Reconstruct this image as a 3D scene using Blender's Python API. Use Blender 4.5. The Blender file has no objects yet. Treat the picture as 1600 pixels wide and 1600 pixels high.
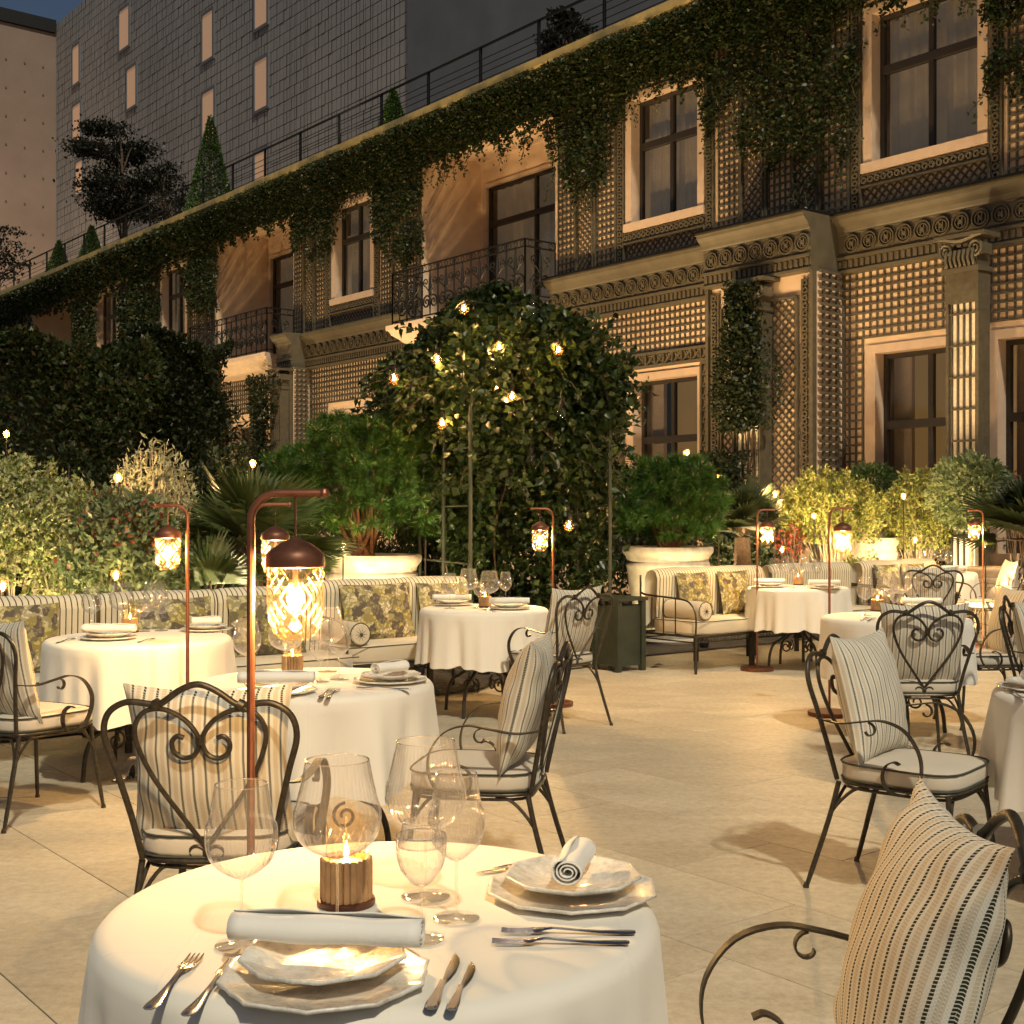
import bpy, math, random
import numpy as np
from mathutils import Vector, Matrix
random.seed(7); RNG = np.random.default_rng(7)
S = bpy.context.scene; C = S.collection
R = math.radians; PI = math.pi
# ------------------------------------------------------------------ camera, sky, sun, exposure
EYE = 1.42
cd = bpy.data.cameras.new('camera'); cam = bpy.data.objects.new('camera', cd); C.objects.link(cam)
cam.location = (0, 0, EYE); cam.rotation_euler = (R(90), 0, 0)
cd.sensor_width = 36; cd.lens = 45; cd.shift_y = 0.003; cd.clip_end = 600; cd.clip_start = 0.05
S.camera = cam
SUNV = Vector((0.22, -0.60, 0.77)).normalized()          # towards the light
w = bpy.data.worlds.new('World'); S.world = w; w.use_nodes = True
wn = w.node_tree; sky = wn.nodes.new('ShaderNodeTexSky'); sky.sky_type = 'NISHITA'; sky.sun_disc = False
sky.sun_elevation = math.asin(SUNV.z); sky.sun_rotation = math.atan2(SUNV.x, SUNV.y)
sky.air_density = 1.0; sky.dust_density = 2.0
wn.links.new(sky.outputs[0], wn.nodes['Background'].inputs[0]); wn.nodes['Background'].inputs[1].default_value = 0.020
sl = bpy.data.lights.new('sun', 'SUN'); sl.energy = 1.75; sl.angle = R(2.5); sl.color = (1.0, 0.89, 0.65)
sun = bpy.data.objects.new('sun', sl); C.objects.link(sun); sun.rotation_euler = SUNV.to_track_quat('Z', 'Y').to_euler()
S.view_settings.view_transform = 'Standard'; S.view_settings.look = 'None'; S.view_settings.exposure = 0.55
S.view_settings.gamma = 1; S.view_settings.use_curve_mapping = False
S.cycles.caustics_reflective = False; S.cycles.caustics_refractive = False
S.cycles.max_bounces = 8; S.cycles.transparent_max_bounces = 24; S.cycles.sample_clamp_indirect = 4
S.cycles.use_denoising = True
WARM = (1.0, 0.66, 0.30)
# ------------------------------------------------------------------ helpers: materials
def newmat(name):
    m = bpy.data.materials.new(name); m.use_nodes = True
    nt = m.node_tree; b = nt.nodes['Principled BSDF']
    return m, nt, b
def N(nt, t, **k):
    n = nt.nodes.new('ShaderNode' + t)
    for a, v in k.items():
        if a.startswith('i_'):
            key = a[2:]; n.inputs[int(key) if key.isdigit() else key.replace('_', ' ')].default_value = v
        else: setattr(n, a, v)
    return n
def ramp(nt, fac, stops):
    r = nt.nodes.new('ShaderNodeValToRGB'); e = r.color_ramp.elements
    while len(e) < len(stops): e.new(0.5)
    for x, (p, c) in zip(e, stops): x.position = p; x.color = (*c, 1)
    nt.links.new(fac, r.inputs[0]); return r
def mixc(nt, f, a, b, blend='MIX'):
    m = nt.nodes.new('ShaderNodeMix'); m.data_type = 'RGBA'; m.blend_type = blend
    for i, v in ((0, f), (6, a), (7, b)):
        if hasattr(v, 'links'): nt.links.new(v, m.inputs[i])
        else: m.inputs[i].default_value = v if i == 0 else (*v, 1)
    return m.outputs[2]
def math_(nt, op, a, b=None):
    m = nt.nodes.new('ShaderNodeMath'); m.operation = op
    for i, v in enumerate((a, b)):
        if v is None: continue
        if hasattr(v, 'links'): nt.links.new(v, m.inputs[i])
        else: m.inputs[i].default_value = v
    return m.outputs[0]
def coord(nt, kind='Object', scale=(1, 1, 1), rot=(0, 0, 0)):
    t = N(nt, 'TexCoord'); mp = N(nt, 'Mapping'); mp.inputs['Scale'].default_value = scale; mp.inputs['Rotation'].default_value = rot
    nt.links.new(t.outputs[kind], mp.inputs[0]); return mp.outputs[0]
def noise(nt, co, scale, detail=4, rough=0.55, dist=0):
    n = N(nt, 'TexNoise'); n.inputs['Scale'].default_value = scale; n.inputs['Detail'].default_value = detail
    n.inputs['Roughness'].default_value = rough; n.inputs['Distortion'].default_value = dist
    if co is not None: nt.links.new(co, n.inputs['Vector'])
    return n.outputs['Fac']
def bump(nt, b, h, strength, dist=0.01):
    bm = N(nt, 'Bump'); bm.inputs['Strength'].default_value = strength; bm.inputs['Distance'].default_value = dist
    nt.links.new(h, bm.inputs['Height']); nt.links.new(bm.outputs[0], b.inputs['Normal'])
def simple(name, col, rough=0.5, metal=0, nscale=20, var=0.15, bmp=0.1, bdist=0.004, spec=0.5):
    m, nt, b = newmat(name)
    n = noise(nt, coord(nt), nscale)
    dk = tuple(c * (1 - var) for c in col); lt = tuple(min(1, c * (1 + var)) for c in col)
    r = ramp(nt, n, [(0.3, dk), (0.7, lt)])
    nt.links.new(r.outputs[0], b.inputs['Base Color'])
    b.inputs['Roughness'].default_value = rough; b.inputs['Metallic'].default_value = metal
    b.inputs['Specular IOR Level'].default_value = spec
    if bmp: bump(nt, b, n, bmp, bdist)
    return m
def leafmat(name, cols, rough=0.45, trans=0.25, spec=0.4):
    m, nt, b = newmat(name)
    g = N(nt, 'NewGeometry')
    n = len(cols)
    r = ramp(nt, g.outputs['Random Per Island'], [((i + 0.5) / n, c) for i, c in enumerate(cols)])
    nt.links.new(r.outputs[0], b.inputs['Base Color']); b.inputs['Roughness'].default_value = rough
    b.inputs['Specular IOR Level'].default_value = spec
    tr = N(nt, 'BsdfTranslucent'); nt.links.new(r.outputs[0], tr.inputs[0])
    mx = N(nt, 'MixShader'); mx.inputs[0].default_value = trans
    nt.links.new(b.outputs[0], mx.inputs[1]); nt.links.new(tr.outputs[0], mx.inputs[2])
    nt.links.new(mx.outputs[0], nt.nodes['Material Output'].inputs[0]); return m
def glassmat(name, tint=(1, 1, 1), refl=1.0, base=0.03, power=3.0, rough=0.02, ribs=False, haze=0.0, gcol=(1, 1, 1), tcol=(0.9, 0.85, 0.75)):
    m, nt, b = newmat(name); nt.nodes.remove(b)
    tr = N(nt, 'BsdfTransparent'); tr.inputs[0].default_value = (*tint, 1)
    gl = N(nt, 'BsdfGlossy'); gl.inputs['Roughness'].default_value = rough; gl.inputs[0].default_value = (*gcol, 1)
    lw = N(nt, 'LayerWeight'); lw.inputs[0].default_value = 0.5
    f = math_(nt, 'POWER', lw.outputs['Facing'], power); f = math_(nt, 'MULTIPLY', f, refl * 0.75); f = math_(nt, 'ADD', f, base)
    if ribs:
        uv = N(nt, 'UVMap'); sp = N(nt, 'SeparateXYZ'); nt.links.new(uv.outputs[0], sp.inputs[0])
        wv = math_(nt, 'SINE', math_(nt, 'MULTIPLY', sp.outputs[0], 2 * PI * 26))
        bm = N(nt, 'Bump'); bm.inputs['Strength'].default_value = 0.5; bm.inputs['Distance'].default_value = 0.002
        nt.links.new(wv, bm.inputs['Height']); nt.links.new(bm.outputs[0], gl.inputs['Normal'])
        f = math_(nt, 'ADD', f, math_(nt, 'MULTIPLY', math_(nt, 'POWER', math_(nt, 'ABSOLUTE', wv), 6), 0.10))
    mx = N(nt, 'MixShader'); nt.links.new(f, mx.inputs[0]); nt.links.new(tr.outputs[0], mx.inputs[1]); nt.links.new(gl.outputs[0], mx.inputs[2])
    out = mx.outputs[0]
    if haze:
        df = N(nt, 'BsdfTranslucent'); df.inputs[0].default_value = (*tcol, 1)
        m2 = N(nt, 'MixShader'); m2.inputs[0].default_value = haze
        nt.links.new(out, m2.inputs[1]); nt.links.new(df.outputs[0], m2.inputs[2]); out = m2.outputs[0]
    nt.links.new(out, nt.nodes['Material Output'].inputs[0]); return m
def emis(name, col, s):
    m, nt, b = newmat(name); b.inputs['Base Color'].default_value = (*col, 1)
    b.inputs['Emission Color'].default_value = (*col, 1); b.inputs['Emission Strength'].default_value = s; return m
# ------------------------------------------------------------------ helpers: meshes
class MB:
    def __init__(s): s.v = []; s.f = []; s.uv = {}
    def add(s, vs, fs):
        o = len(s.v); s.v += [tuple(v) for v in vs]; s.f += [tuple(i + o for i in f) for f in fs]; return s
    def box(s, x0, x1, y0, y1, z0, z1, T=None):
        vs = [(x, y, z) for z in (z0, z1) for y in (y0, y1) for x in (x0, x1)]
        if T: vs = [T(*v) for v in vs]
        return s.add(vs, [(0, 2, 3, 1), (4, 5, 7, 6), (0, 1, 5, 4), (2, 6, 7, 3), (0, 4, 6, 2), (1, 3, 7, 5)])
    def tube(s, pts, r, n=6, cap=True):
        pts = [Vector(p) for p in pts]; m = len(pts)
        rr = r if hasattr(r, '__len__') else [r] * m
        t0 = (pts[1] - pts[0]).normalized(); up = Vector((0, 0, 1)) if abs(t0.z) < 0.9 else Vector((1, 0, 0))
        a = t0.cross(up).normalized(); vs = []
        for i, p in enumerate(pts):
            t = (pts[min(i + 1, m - 1)] - pts[max(i - 1, 0)]); t = t.normalized() if t.length > 1e-9 else t0
            a = (a - t * a.dot(t)); a = a.normalized() if a.length > 1e-6 else t.orthogonal().normalized(); b = t.cross(a)
            for k in range(n):
                th = 2 * PI * k / n; vs.append(p + (a * math.cos(th) + b * math.sin(th)) * rr[i])
        fs = [(i * n + k, i * n + (k + 1) % n, (i + 1) * n + (k + 1) % n, (i + 1) * n + k) for i in range(m - 1) for k in range(n)]
        if cap: fs += [tuple(range(n - 1, -1, -1)), tuple((m - 1) * n + k for k in range(n))]
        return s.add(vs, fs)
    def lathe(s, prof, n=32, c=(0, 0, 0), rf=None, cap0=False, cap1=False):
        vs = []
        for (r, z) in prof:
            for k in range(n):
                th = 2 * PI * k / n; q = r * (rf(th, z) if rf else 1)
                vs.append((c[0] + q * math.cos(th), c[1] + q * math.sin(th), c[2] + z))
        m = len(prof)
        fs = [(i * n + k, i * n + (k + 1) % n, (i + 1) * n + (k + 1) % n, (i + 1) * n + k) for i in range(m - 1) for k in range(n)]
        if cap0: fs.append(tuple(range(n - 1, -1, -1)))
        if cap1: fs.append(tuple((m - 1) * n + k for k in range(n)))
        return s.add(vs, fs)
    def ribbon(s, pts, wv, wd, th):
        """flat bar: path pts, width along wv"""
        pts = [Vector(p) for p in pts]; wv = Vector(wv).normalized(); vs = []; m = len(pts)
        for i, p in enumerate(pts):
            t = (pts[min(i + 1, m - 1)] - pts[max(i - 1, 0)]).normalized(); nn = t.cross(wv).normalized()
            for a, b in ((-1, -1), (1, -1), (1, 1), (-1, 1)): vs.append(p + wv * (a * wd / 2) + nn * (b * th / 2))
        fs = [(i * 4 + k, i * 4 + (k + 1) % 4, (i + 1) * 4 + (k + 1) % 4, (i + 1) * 4 + k) for i in range(m - 1) for k in range(4)]
        fs += [(3, 2, 1, 0), tuple((m - 1) * 4 + k for k in range(4))]
        return s.add(vs, fs)
    def mesh(s, name, off=(0, 0, 0), smooth=True, uvf=None):
        me = bpy.data.meshes.new(name)
        me.from_pydata([(v[0] - off[0], v[1] - off[1], v[2] - off[2]) for v in s.v], [], s.f)
        if smooth: me.shade_smooth()
        if smooth == 'auto': me.set_sharp_from_angle(angle=R(35))
        if uvf:
            uv = me.uv_layers.new(name='UVMap')
            vi = np.empty(len(me.loops), dtype=np.int32); me.loops.foreach_get('vertex_index', vi)
            a = np.array([uvf(i) for i in range(len(s.v))], dtype=np.float32)
            uv.data.foreach_set('uv', a[vi].ravel())
        return me
def wloc(p): return tuple(p.location) if p is not None else (0, 0, 0)
def ploc(p):
    v = Vector((0, 0, 0))
    while p is not None: v += p.location; p = p.parent
    return v
def obj(name, mb, mat, parent=None, smooth='auto', uvf=None, world=True):
    me = mb.mesh(name, off=ploc(parent) if (parent is not None and world) else (0, 0, 0), smooth=smooth, uvf=uvf) if isinstance(mb, MB) else mb
    if mat: me.materials.append(mat)
    o = bpy.data.objects.new(name, me); C.objects.link(o); o.parent = parent; return o
def npobj(name, V, F, mat, parent=None, smooth=False):
    me = bpy.data.meshes.new(name); V = np.asarray(V, dtype=np.float32)
    if parent is not None: V = V - np.array(ploc(parent), dtype=np.float32)
    k = F.shape[1]; n = len(F)
    me.vertices.add(len(V)); me.vertices.foreach_set('co', V.ravel())
    me.loops.add(n * k); me.loops.foreach_set('vertex_index', F.astype(np.int32).ravel())
    me.polygons.add(n); me.polygons.foreach_set('loop_start', np.arange(0, n * k, k, dtype=np.int32))
    me.update(calc_edges=True)
    if smooth: me.shade_smooth()
    me.materials.append(mat); o = bpy.data.objects.new(name, me); C.objects.link(o); o.parent = parent; return o
def tag(o, label=None, cat=None, group=None, kind=None):
    for k, v in (('label', label), ('category', cat), ('group', group), ('kind', kind)):
        if v: o[k] = v
    return o
def thing(name, label, cat, loc=(0, 0, 0), group=None, kind=None):
    o = bpy.data.objects.new(name, None); o.empty_display_size = 0.1; C.objects.link(o); o.location = loc
    return tag(o, label, cat, group, kind)
def struct(o): o['kind'] = 'structure'; return o
def stuff(o): o['kind'] = 'stuff'; return o
def dup(o, parent=None):
    c = o.copy(); C.objects.link(c); c.parent = parent
    for ch in list(o.children): dup(ch, c)
    return c
used = set()
def place(proto, loc, rz=0, label=None, group=None, cat=None, sc=None):
    o = proto
    if proto.name in used: o = dup(proto)
    else: used.add(proto.name)
    o.location = loc; o.rotation_euler = (0, 0, rz)
    if sc: o.scale = (sc, sc, sc)
    if label: o['label'] = label
    if group: o['group'] = group
    return o
def light(name, loc, power, rad=0.012, col=WARM, parent=None, spot=None, aim=None):
    l = bpy.data.lights.new(name, 'SPOT' if spot else 'POINT'); l.energy = power; l.color = col; l.shadow_soft_size = rad
    if spot: l.spot_size = R(spot); l.spot_blend = 0.6
    o = bpy.data.objects.new(name, l); C.objects.link(o); o.location = Vector(loc) - (ploc(parent) if parent else Vector((0, 0, 0))); o.parent = parent
    if aim is not None: o.rotation_euler = (Vector(loc) - Vector(aim)).to_track_quat('Z', 'Y').to_euler()
    return o
def smooth_path(pts, k=6):
    P = [Vector(p) for p in pts]; P = [P[0] * 2 - P[1]] + P + [P[-1] * 2 - P[-2]]; out = []
    for i in range(1, len(P) - 2):
        for j in range(k):
            t = j / k; a, b, c, d = P[i - 1:i + 3]
            out.append(0.5 * ((2 * b) + (c - a) * t + (2 * a - 5 * b + 4 * c - d) * t * t + (3 * b - a - 3 * c + d) * t ** 3))
    out.append(P[-2]); return out
def spiral(cx, cz, r0, r1, a0, a1, n=14):
    return [(cx + (r0 + (r1 - r0) * i / n) * math.cos(a0 + (a1 - a0) * i / n), cz + (r0 + (r1 - r0) * i / n) * math.sin(a0 + (a1 - a0) * i / n)) for i in range(n + 1)]
# leaves as small folded quads
def unit(a): return a / np.maximum(np.linalg.norm(a, axis=1, keepdims=True), 1e-9)
def leafset(P, D, L, W, fold=0.25, up=None, rng=RNG):
    """P base points, D growing directions, L lengths, W widths -> verts, quads (two quads a leaf)"""
    n = len(P); D = unit(D); rnd = rng.normal(size=(n, 3)) if up is None else up + rng.normal(size=(n, 3)) * 0.35
    B = unit(np.cross(D, rnd)); Nn = np.cross(B, D); L = np.broadcast_to(L, (n,))[:, None]; W = np.broadcast_to(W, (n,))[:, None]
    v0 = P; v1 = P + D * L * 0.45 + B * W * 0.5 + Nn * W * fold; v2 = P + D * L - Nn * W * 0.15; v3 = P + D * L * 0.45 - B * W * 0.5 + Nn * W * fold
    vm = P + D * L * 0.5
    V = np.stack([v0, v1, v2, v3, vm], 1).reshape(-1, 3); i = np.arange(n)[:, None] * 5
    F = np.concatenate([i + np.array([[0, 1, 2, 4]]), i + np.array([[0, 4, 2, 3]])], 0)
    return V, F
def leafquad(P, D, L, W, up=None, rng=RNG):
    n = len(P); D = unit(D); rnd = rng.normal(size=(n, 3)) if up is None else up + rng.normal(size=(n, 3)) * 0.35
    B = unit(np.cross(D, rnd)); L = np.broadcast_to(L, (n,))[:, None]; W = np.broadcast_to(W, (n,))[:, None]
    Nn = np.cross(B, D)
    V = np.stack([P, P + D * L * 0.45 + B * W * 0.5, P + D * L + Nn * W * 0.2, P + D * L * 0.45 - B * W * 0.5], 1).reshape(-1, 3)
    return V, np.arange(n)[:, None] * 4 + np.array([[0, 1, 2, 3]])
def at(px, py, Y): return ((px - 800) / 2000 * Y, Y, EYE + (805 - py) / 2000 * Y)
def X_(px, Y): return (px - 800) / 2000 * Y
# facade frame: s runs along the building (to the left and away), d is the distance behind the terrace
UX, UY, VX, VY = -0.6247, 0.7809, 0.7809, 0.6247
def Fp(s, d, h): return (VX * d + UX * s, VY * d + UY * s, h)
def fsh(px, py, d):
    xo = px - 800; s = d * (VX * 2000 - VY * xo) / (-UX * 2000 + UY * xo); Y = VY * d + UY * s
    return s, EYE + (805 - py) / 2000 * Y
# ------------------------------------------------------------------ materials
def m_floor():
    m, nt, b = newmat('travertine'); oi = N(nt, 'ObjectInfo'); co = N(nt, 'NewGeometry').outputs['Position']
    ad = N(nt, 'VectorMath', operation='MULTIPLY_ADD'); nt.links.new(co, ad.inputs[0]); ad.inputs[1].default_value = (1, 1, 1)
    cb = N(nt, 'CombineXYZ'); nt.links.new(math_(nt, 'MULTIPLY', oi.outputs['Random'], 37.0), cb.inputs[0]); nt.links.new(cb.outputs[0], ad.inputs[2])
    mp = N(nt, 'Mapping'); mp.inputs['Rotation'].default_value = (0, 0, R(-38)); mp.inputs['Scale'].default_value = (1, 3.2, 1); nt.links.new(ad.outputs[0], mp.inputs[0])
    a = noise(nt, mp.outputs[0], 1.3, 8, 0.62, 0.6); f = noise(nt, ad.outputs[0], 26, 8, 0.75); g = noise(nt, ad.outputs[0], 170, 3, 0.7)
    c1 = ramp(nt, a, [(0.30, (0.36, 0.315, 0.24)), (0.5, (0.48, 0.435, 0.35)), (0.7, (0.60, 0.55, 0.45))]).outputs[0]
    c2 = mixc(nt, 0.45, c1, ramp(nt, f, [(0.35, (0.32, 0.27, 0.20)), (0.62, (0.58, 0.53, 0.43))]).outputs[0])
    pit = ramp(nt, g, [(0.28, (0.55, 0.55, 0.55)), (0.38, (1, 1, 1))]).outputs[0]
    c3 = mixc(nt, 1.0, c2, pit, 'MULTIPLY')
    tone = ramp(nt, oi.outputs['Random'], [(0.0, (0.90, 0.88, 0.84)), (1.0, (1.06, 1.06, 1.04))]).outputs[0]
    nt.links.new(mixc(nt, 1.0, c3, tone, 'MULTIPLY'), b.inputs['Base Color'])
    nt.links.new(ramp(nt, f, [(0.3, (0.6,) * 3), (0.7, (0.38,) * 3)]).outputs[0], b.inputs['Roughness'])
    bump(nt, b, mixc(nt, 0.5, f, g), 0.35, 0.004); return m
M = {}
M['floor'] = m_floor()
M['joint'] = simple('joint', (0.20, 0.17, 0.13), 0.9, nscale=30)
M['soil'] = simple('soil', (0.035, 0.026, 0.018), 1.0, nscale=12, var=0.5, bmp=0.8, bdist=0.05)
def m_cloth(name, col, sc=900):
    m, nt, b = newmat(name); co = coord(nt)
    n = noise(nt, co, 2.5, 3); nt.links.new(ramp(nt, n, [(0.3, tuple(c * 0.95 for c in col)), (0.7, col)]).outputs[0], b.inputs['Base Color'])
    b.inputs['Roughness'].default_value = 0.75; b.inputs['Sheen Weight'].default_value = 0.25; b.inputs['Specular IOR Level'].default_value = 0.2
    h = math_(nt, 'ADD', math_(nt, 'MULTIPLY', noise(nt, co, 9, 4), 0.65), math_(nt, 'MULTIPLY', noise(nt, co, sc, 2), 0.22))
    if 'table' in name:
        sp = N(nt, 'SeparateXYZ'); nt.links.new(co, sp.inputs[0])
        for ax, o_ in ((0, 0.11), (1, 0.05)):
            q = math_(nt, 'ABSOLUTE', math_(nt, 'SUBTRACT', math_(nt, 'FRACT', math_(nt, 'DIVIDE', math_(nt, 'ADD', sp.outputs[ax], o_), 0.34)), 0.5))
            h = math_(nt, 'ADD', h, math_(nt, 'MULTIPLY', math_(nt, 'MAXIMUM', math_(nt, 'SUBTRACT', 1.0, math_(nt, 'MULTIPLY', q, 60.0)), 0.0), 0.35))
    bump(nt, b, h, 0.22, 0.007); return m
M['cloth'] = m_cloth('table_linen', (0.80, 0.77, 0.70)); M['napkin'] = m_cloth('napkin_linen', (0.82, 0.80, 0.75), 600)
M['seat'] = m_cloth('seat_canvas', (0.58, 0.53, 0.45), 500)
M['bench_seat'] = m_cloth('bench_canvas', (0.62, 0.55, 0.42), 500)
M['iron'] = simple('bronzed_iron', (0.060, 0.050, 0.036), 0.42, 0.55, 60, 0.35, 0.15, 0.001)
M['iron_black'] = simple('black_iron', (0.006, 0.0055, 0.005), 0.5, 0.2, 40, 0.2, 0.1, 0.001)
M['piping'] = simple('piping', (0.05, 0.055, 0.04), 0.8)
M['copper'] = simple('copper_brown', (0.27, 0.105, 0.06), 0.38, 0.7, 25, 0.2, 0.06, 0.001)
M['copper_dark'] = simple('copper_dark', (0.15, 0.06, 0.034), 0.45, 0.5, 30, 0.3, 0.08, 0.001)
M['steel'] = simple('cutlery_steel', (0.80, 0.81, 0.83), 0.17, 1.0, 30, 0.05, 0)
M['glass'] = glassmat('wine_glass', refl=1.3, base=0.07, power=2.0, ribs=True, haze=0.05)
M['glassfoot'] = glassmat('glass_stem', refl=1.2, base=0.04, power=2.2, haze=0.10)
M['jar'] = glassmat('lantern_glass', tint=(1, 0.93, 0.80), refl=0.45, base=0.01, power=3, haze=0.0015, gcol=(1, 0.78, 0.45))
M['jarcut'] = glassmat('cut_glass', tint=(1, 0.90, 0.72), refl=0.55, base=0.035, power=1.6, haze=0.004, gcol=(1, 0.80, 0.5))
M['bulbglass'] = glassmat('bulb_glass', tint=(1, 0.95, 0.85), refl=0.6, base=0.03, power=2.5)
M['globe'] = glassmat('glowing_globe', tint=(1, 0.92, 0.8), refl=0.5, base=0.02, power=2.5, haze=0.012, tcol=(1.0, 0.50, 0.12))
M['flame'] = emis('flame', (1.0, 0.62, 0.22), 40); M['wax'] = emis('lit_wax', (1.0, 0.62, 0.25), 0.5)
M['filament'] = emis('filament', (1.0, 0.66, 0.28), 9)
M['walnut'] = simple('candle_slats', (0.42, 0.25, 0.12), 0.5, 0, 14, 0.3, 0.2, 0.002)
M['holder'] = simple('holder_base', (0.10, 0.035, 0.02), 0.4, 0.2)
def m_ceramic():
    m, nt, b = newmat('glazed_stoneware'); co = coord(nt)
    a = noise(nt, co, 14, 8, 0.65, 0.8); c = noise(nt, co, 60, 6, 0.7)
    f = math_(nt, 'MULTIPLY', a, c)
    nt.links.new(ramp(nt, f, [(0.12, (0.40, 0.37, 0.32)), (0.22, (0.66, 0.63, 0.57)), (0.33, (0.80, 0.78, 0.73))]).outputs[0], b.inputs['Base Color'])
    b.inputs['Roughness'].default_value = 0.22; b.inputs['Coat Weight'].default_value = 0.4; bump(nt, b, a, 0.5, 0.004); return m
M['ceramic'] = m_ceramic()
def m_stripe(name, per, dark, base, tan=None, vper=0.006, dash=True, wid=0.2):
    """woven stripes along the UV grid (u, v in metres)"""
    m, nt, b = newmat(name); uv = N(nt, 'UVMap'); sp = N(nt, 'SeparateXYZ'); nt.links.new(uv.outputs[0], sp.inputs[0])
    u, v = sp.outputs[0], sp.outputs[1]
    wob = math_(nt, 'MULTIPLY', math_(nt, 'SUBTRACT', noise(nt, uv.outputs[0], 60, 2), 0.5), 0.0022)
    fu = math_(nt, 'FRACT', math_(nt, 'DIVIDE', math_(nt, 'ADD', u, wob), per))
    fv = math_(nt, 'FRACT', math_(nt, 'DIVIDE', v, vper))
    isd = math_(nt, 'LESS_THAN', fu, wid)
    if dash: isd = math_(nt, 'MULTIPLY', isd, math_(nt, 'LESS_THAN', math_(nt, 'FRACT', math_(nt, 'ADD', fv, math_(nt, 'MULTIPLY', fu, 2.2))), 0.74))
    c = base
    cc = mixc(nt, math_(nt, 'MULTIPLY', noise(nt, uv.outputs[0], 40, 4), 0.3), base, tuple(x * 0.75 for x in base))
    if tan:
        t = math_(nt, 'MULTIPLY', math_(nt, 'GREATER_THAN', fu, 0.44), math_(nt, 'LESS_THAN', fu, 0.80))
        t = math_(nt, 'MULTIPLY', t, math_(nt, 'LESS_THAN', math_(nt, 'FRACT', math_(nt, 'MULTIPLY', fv, 1.0)), 0.8)); t = math_(nt, 'MULTIPLY', t, 0.75)
        cc = mixc(nt, t, cc, tan)
    nt.links.new(mixc(nt, isd, cc, dark), b.inputs['Base Color']); b.inputs['Roughness'].default_value = 0.85; b.inputs['Specular IOR Level'].default_value = 0.15
    wv = math_(nt, 'SINE', math_(nt, 'MULTIPLY', v, 2 * PI / vper)); wu = math_(nt, 'SINE', math_(nt, 'MULTIPLY', u, 2 * PI / (per / 5)))
    h = math_(nt, 'ADD', math_(nt, 'MULTIPLY', wv, wu), math_(nt, 'MULTIPLY', isd, 1.0)); bump(nt, b, h, 0.22, 0.0006); return m
M['stripe'] = m_stripe('striped_weave', 0.037, (0.028, 0.034, 0.022), (0.68, 0.65, 0.57), (0.50, 0.41, 0.29), wid=0.19)
M['stripe_thin'] = m_stripe('thin_striped_canvas', 0.037, (0.05, 0.055, 0.030), (0.66, 0.61, 0.48), None, dash=False, wid=0.20)
def m_floral():
    m, nt, b = newmat('leaf_print'); oi = N(nt, 'ObjectInfo'); uv = N(nt, 'UVMap')
    ad = N(nt, 'VectorMath', operation='ADD'); cb = N(nt, 'CombineXYZ'); nt.links.new(math_(nt, 'MULTIPLY', oi.outputs['Random'], 9.0), cb.inputs[0])
    nt.links.new(uv.outputs[0], ad.inputs[0]); nt.links.new(cb.outputs[0], ad.inputs[1])
    nz = N(nt, 'TexNoise'); nz.inputs['Scale'].default_value = 22; nt.links.new(ad.outputs[0], nz.inputs['Vector'])
    wp = N(nt, 'VectorMath', operation='MULTIPLY_ADD'); nt.links.new(nz.outputs['Color'], wp.inputs[0]); wp.inputs[1].default_value = (0.05, 0.05, 0); nt.links.new(ad.outputs[0], wp.inputs[2])
    vo = N(nt, 'TexVoronoi'); vo.inputs['Scale'].default_value = 38; vo.feature = 'SMOOTH_F1'; vo.inputs['Smoothness'].default_value = 0.12; nt.links.new(wp.outputs[0], vo.inputs['Vector'])
    v2 = N(nt, 'TexVoronoi'); v2.inputs['Scale'].default_value = 17; nt.links.new(wp.outputs[0], v2.inputs['Vector'])
    cell = ramp(nt, v2.outputs['Color'], [(0.0, (0.17, 0.15, 0.13)), (0.30, (0.26, 0.24, 0.15)), (0.44, (0.44, 0.40, 0.17)), (0.60, (0.52, 0.49, 0.30)), (0.78, (0.60, 0.56, 0.42))])
    cell.color_ramp.interpolation = 'CONSTANT'
    vein = ramp(nt, vo.outputs['Distance'], [(0.10, (0.72, 0.72, 0.68)), (0.30, (1.05, 1.05, 1.0)), (0.5, (0.5, 0.48, 0.42))]).outputs[0]
    nt.links.new(mixc(nt, 1.0, cell.outputs[0], vein, 'MULTIPLY'), b.inputs['Base Color']); b.inputs['Roughness'].default_value = 0.85
    bump(nt, b, noise(nt, uv.outputs[0], 500, 2), 0.2, 0.001); return m
M['floral'] = m_floral()
M['stone'] = simple('pale_stone', (0.66, 0.53, 0.42), 0.7, 0, 6, 0.10, 0.2, 0.01)
M['reveal'] = simple('peach_stone', (0.52, 0.39, 0.30), 0.75, 0, 6, 0.08, 0.15, 0.006)
M['wall'] = simple('pink_render', (0.66, 0.50, 0.37), 0.85, 0, 3, 0.10, 0.15, 0.01)
M['trellis'] = simple('painted_trellis', (0.088, 0.074, 0.050), 0.55, 0, 12, 0.25, 0.2, 0.003)
M['cornice'] = simple('painted_cornice', (0.092, 0.078, 0.054), 0.5, 0, 5, 0.15, 0.15, 0.004)
M['lip'] = simple('roof_edge', (0.36, 0.29, 0.13), 0.6, 0, 4, 0.2, 0.2, 0.01)
M['frame'] = simple('window_frame', (0.030, 0.024, 0.020), 0.4, 0.1)
M['pane'] = glassmat('window_glass', tint=(0.75, 0.75, 0.75), refl=0.7, base=0.06, power=3.5, rough=0.01)
M['curtain'] = simple('curtain', (0.50, 0.41, 0.29), 0.9, 0, 2, 0.2, 0.2, 0.02)
M['room'] = emis('lit_room', (0.30, 0.17, 0.055), 0.55)
cb2 = M['curtain'].node_tree.nodes['Principled BSDF']; cb2.inputs['Emission Color'].default_value = (0.50, 0.38, 0.24, 1); cb2.inputs['Emission Strength'].default_value = 0.11  # curtain cloth glows by emission, in place of light falling on it
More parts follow.
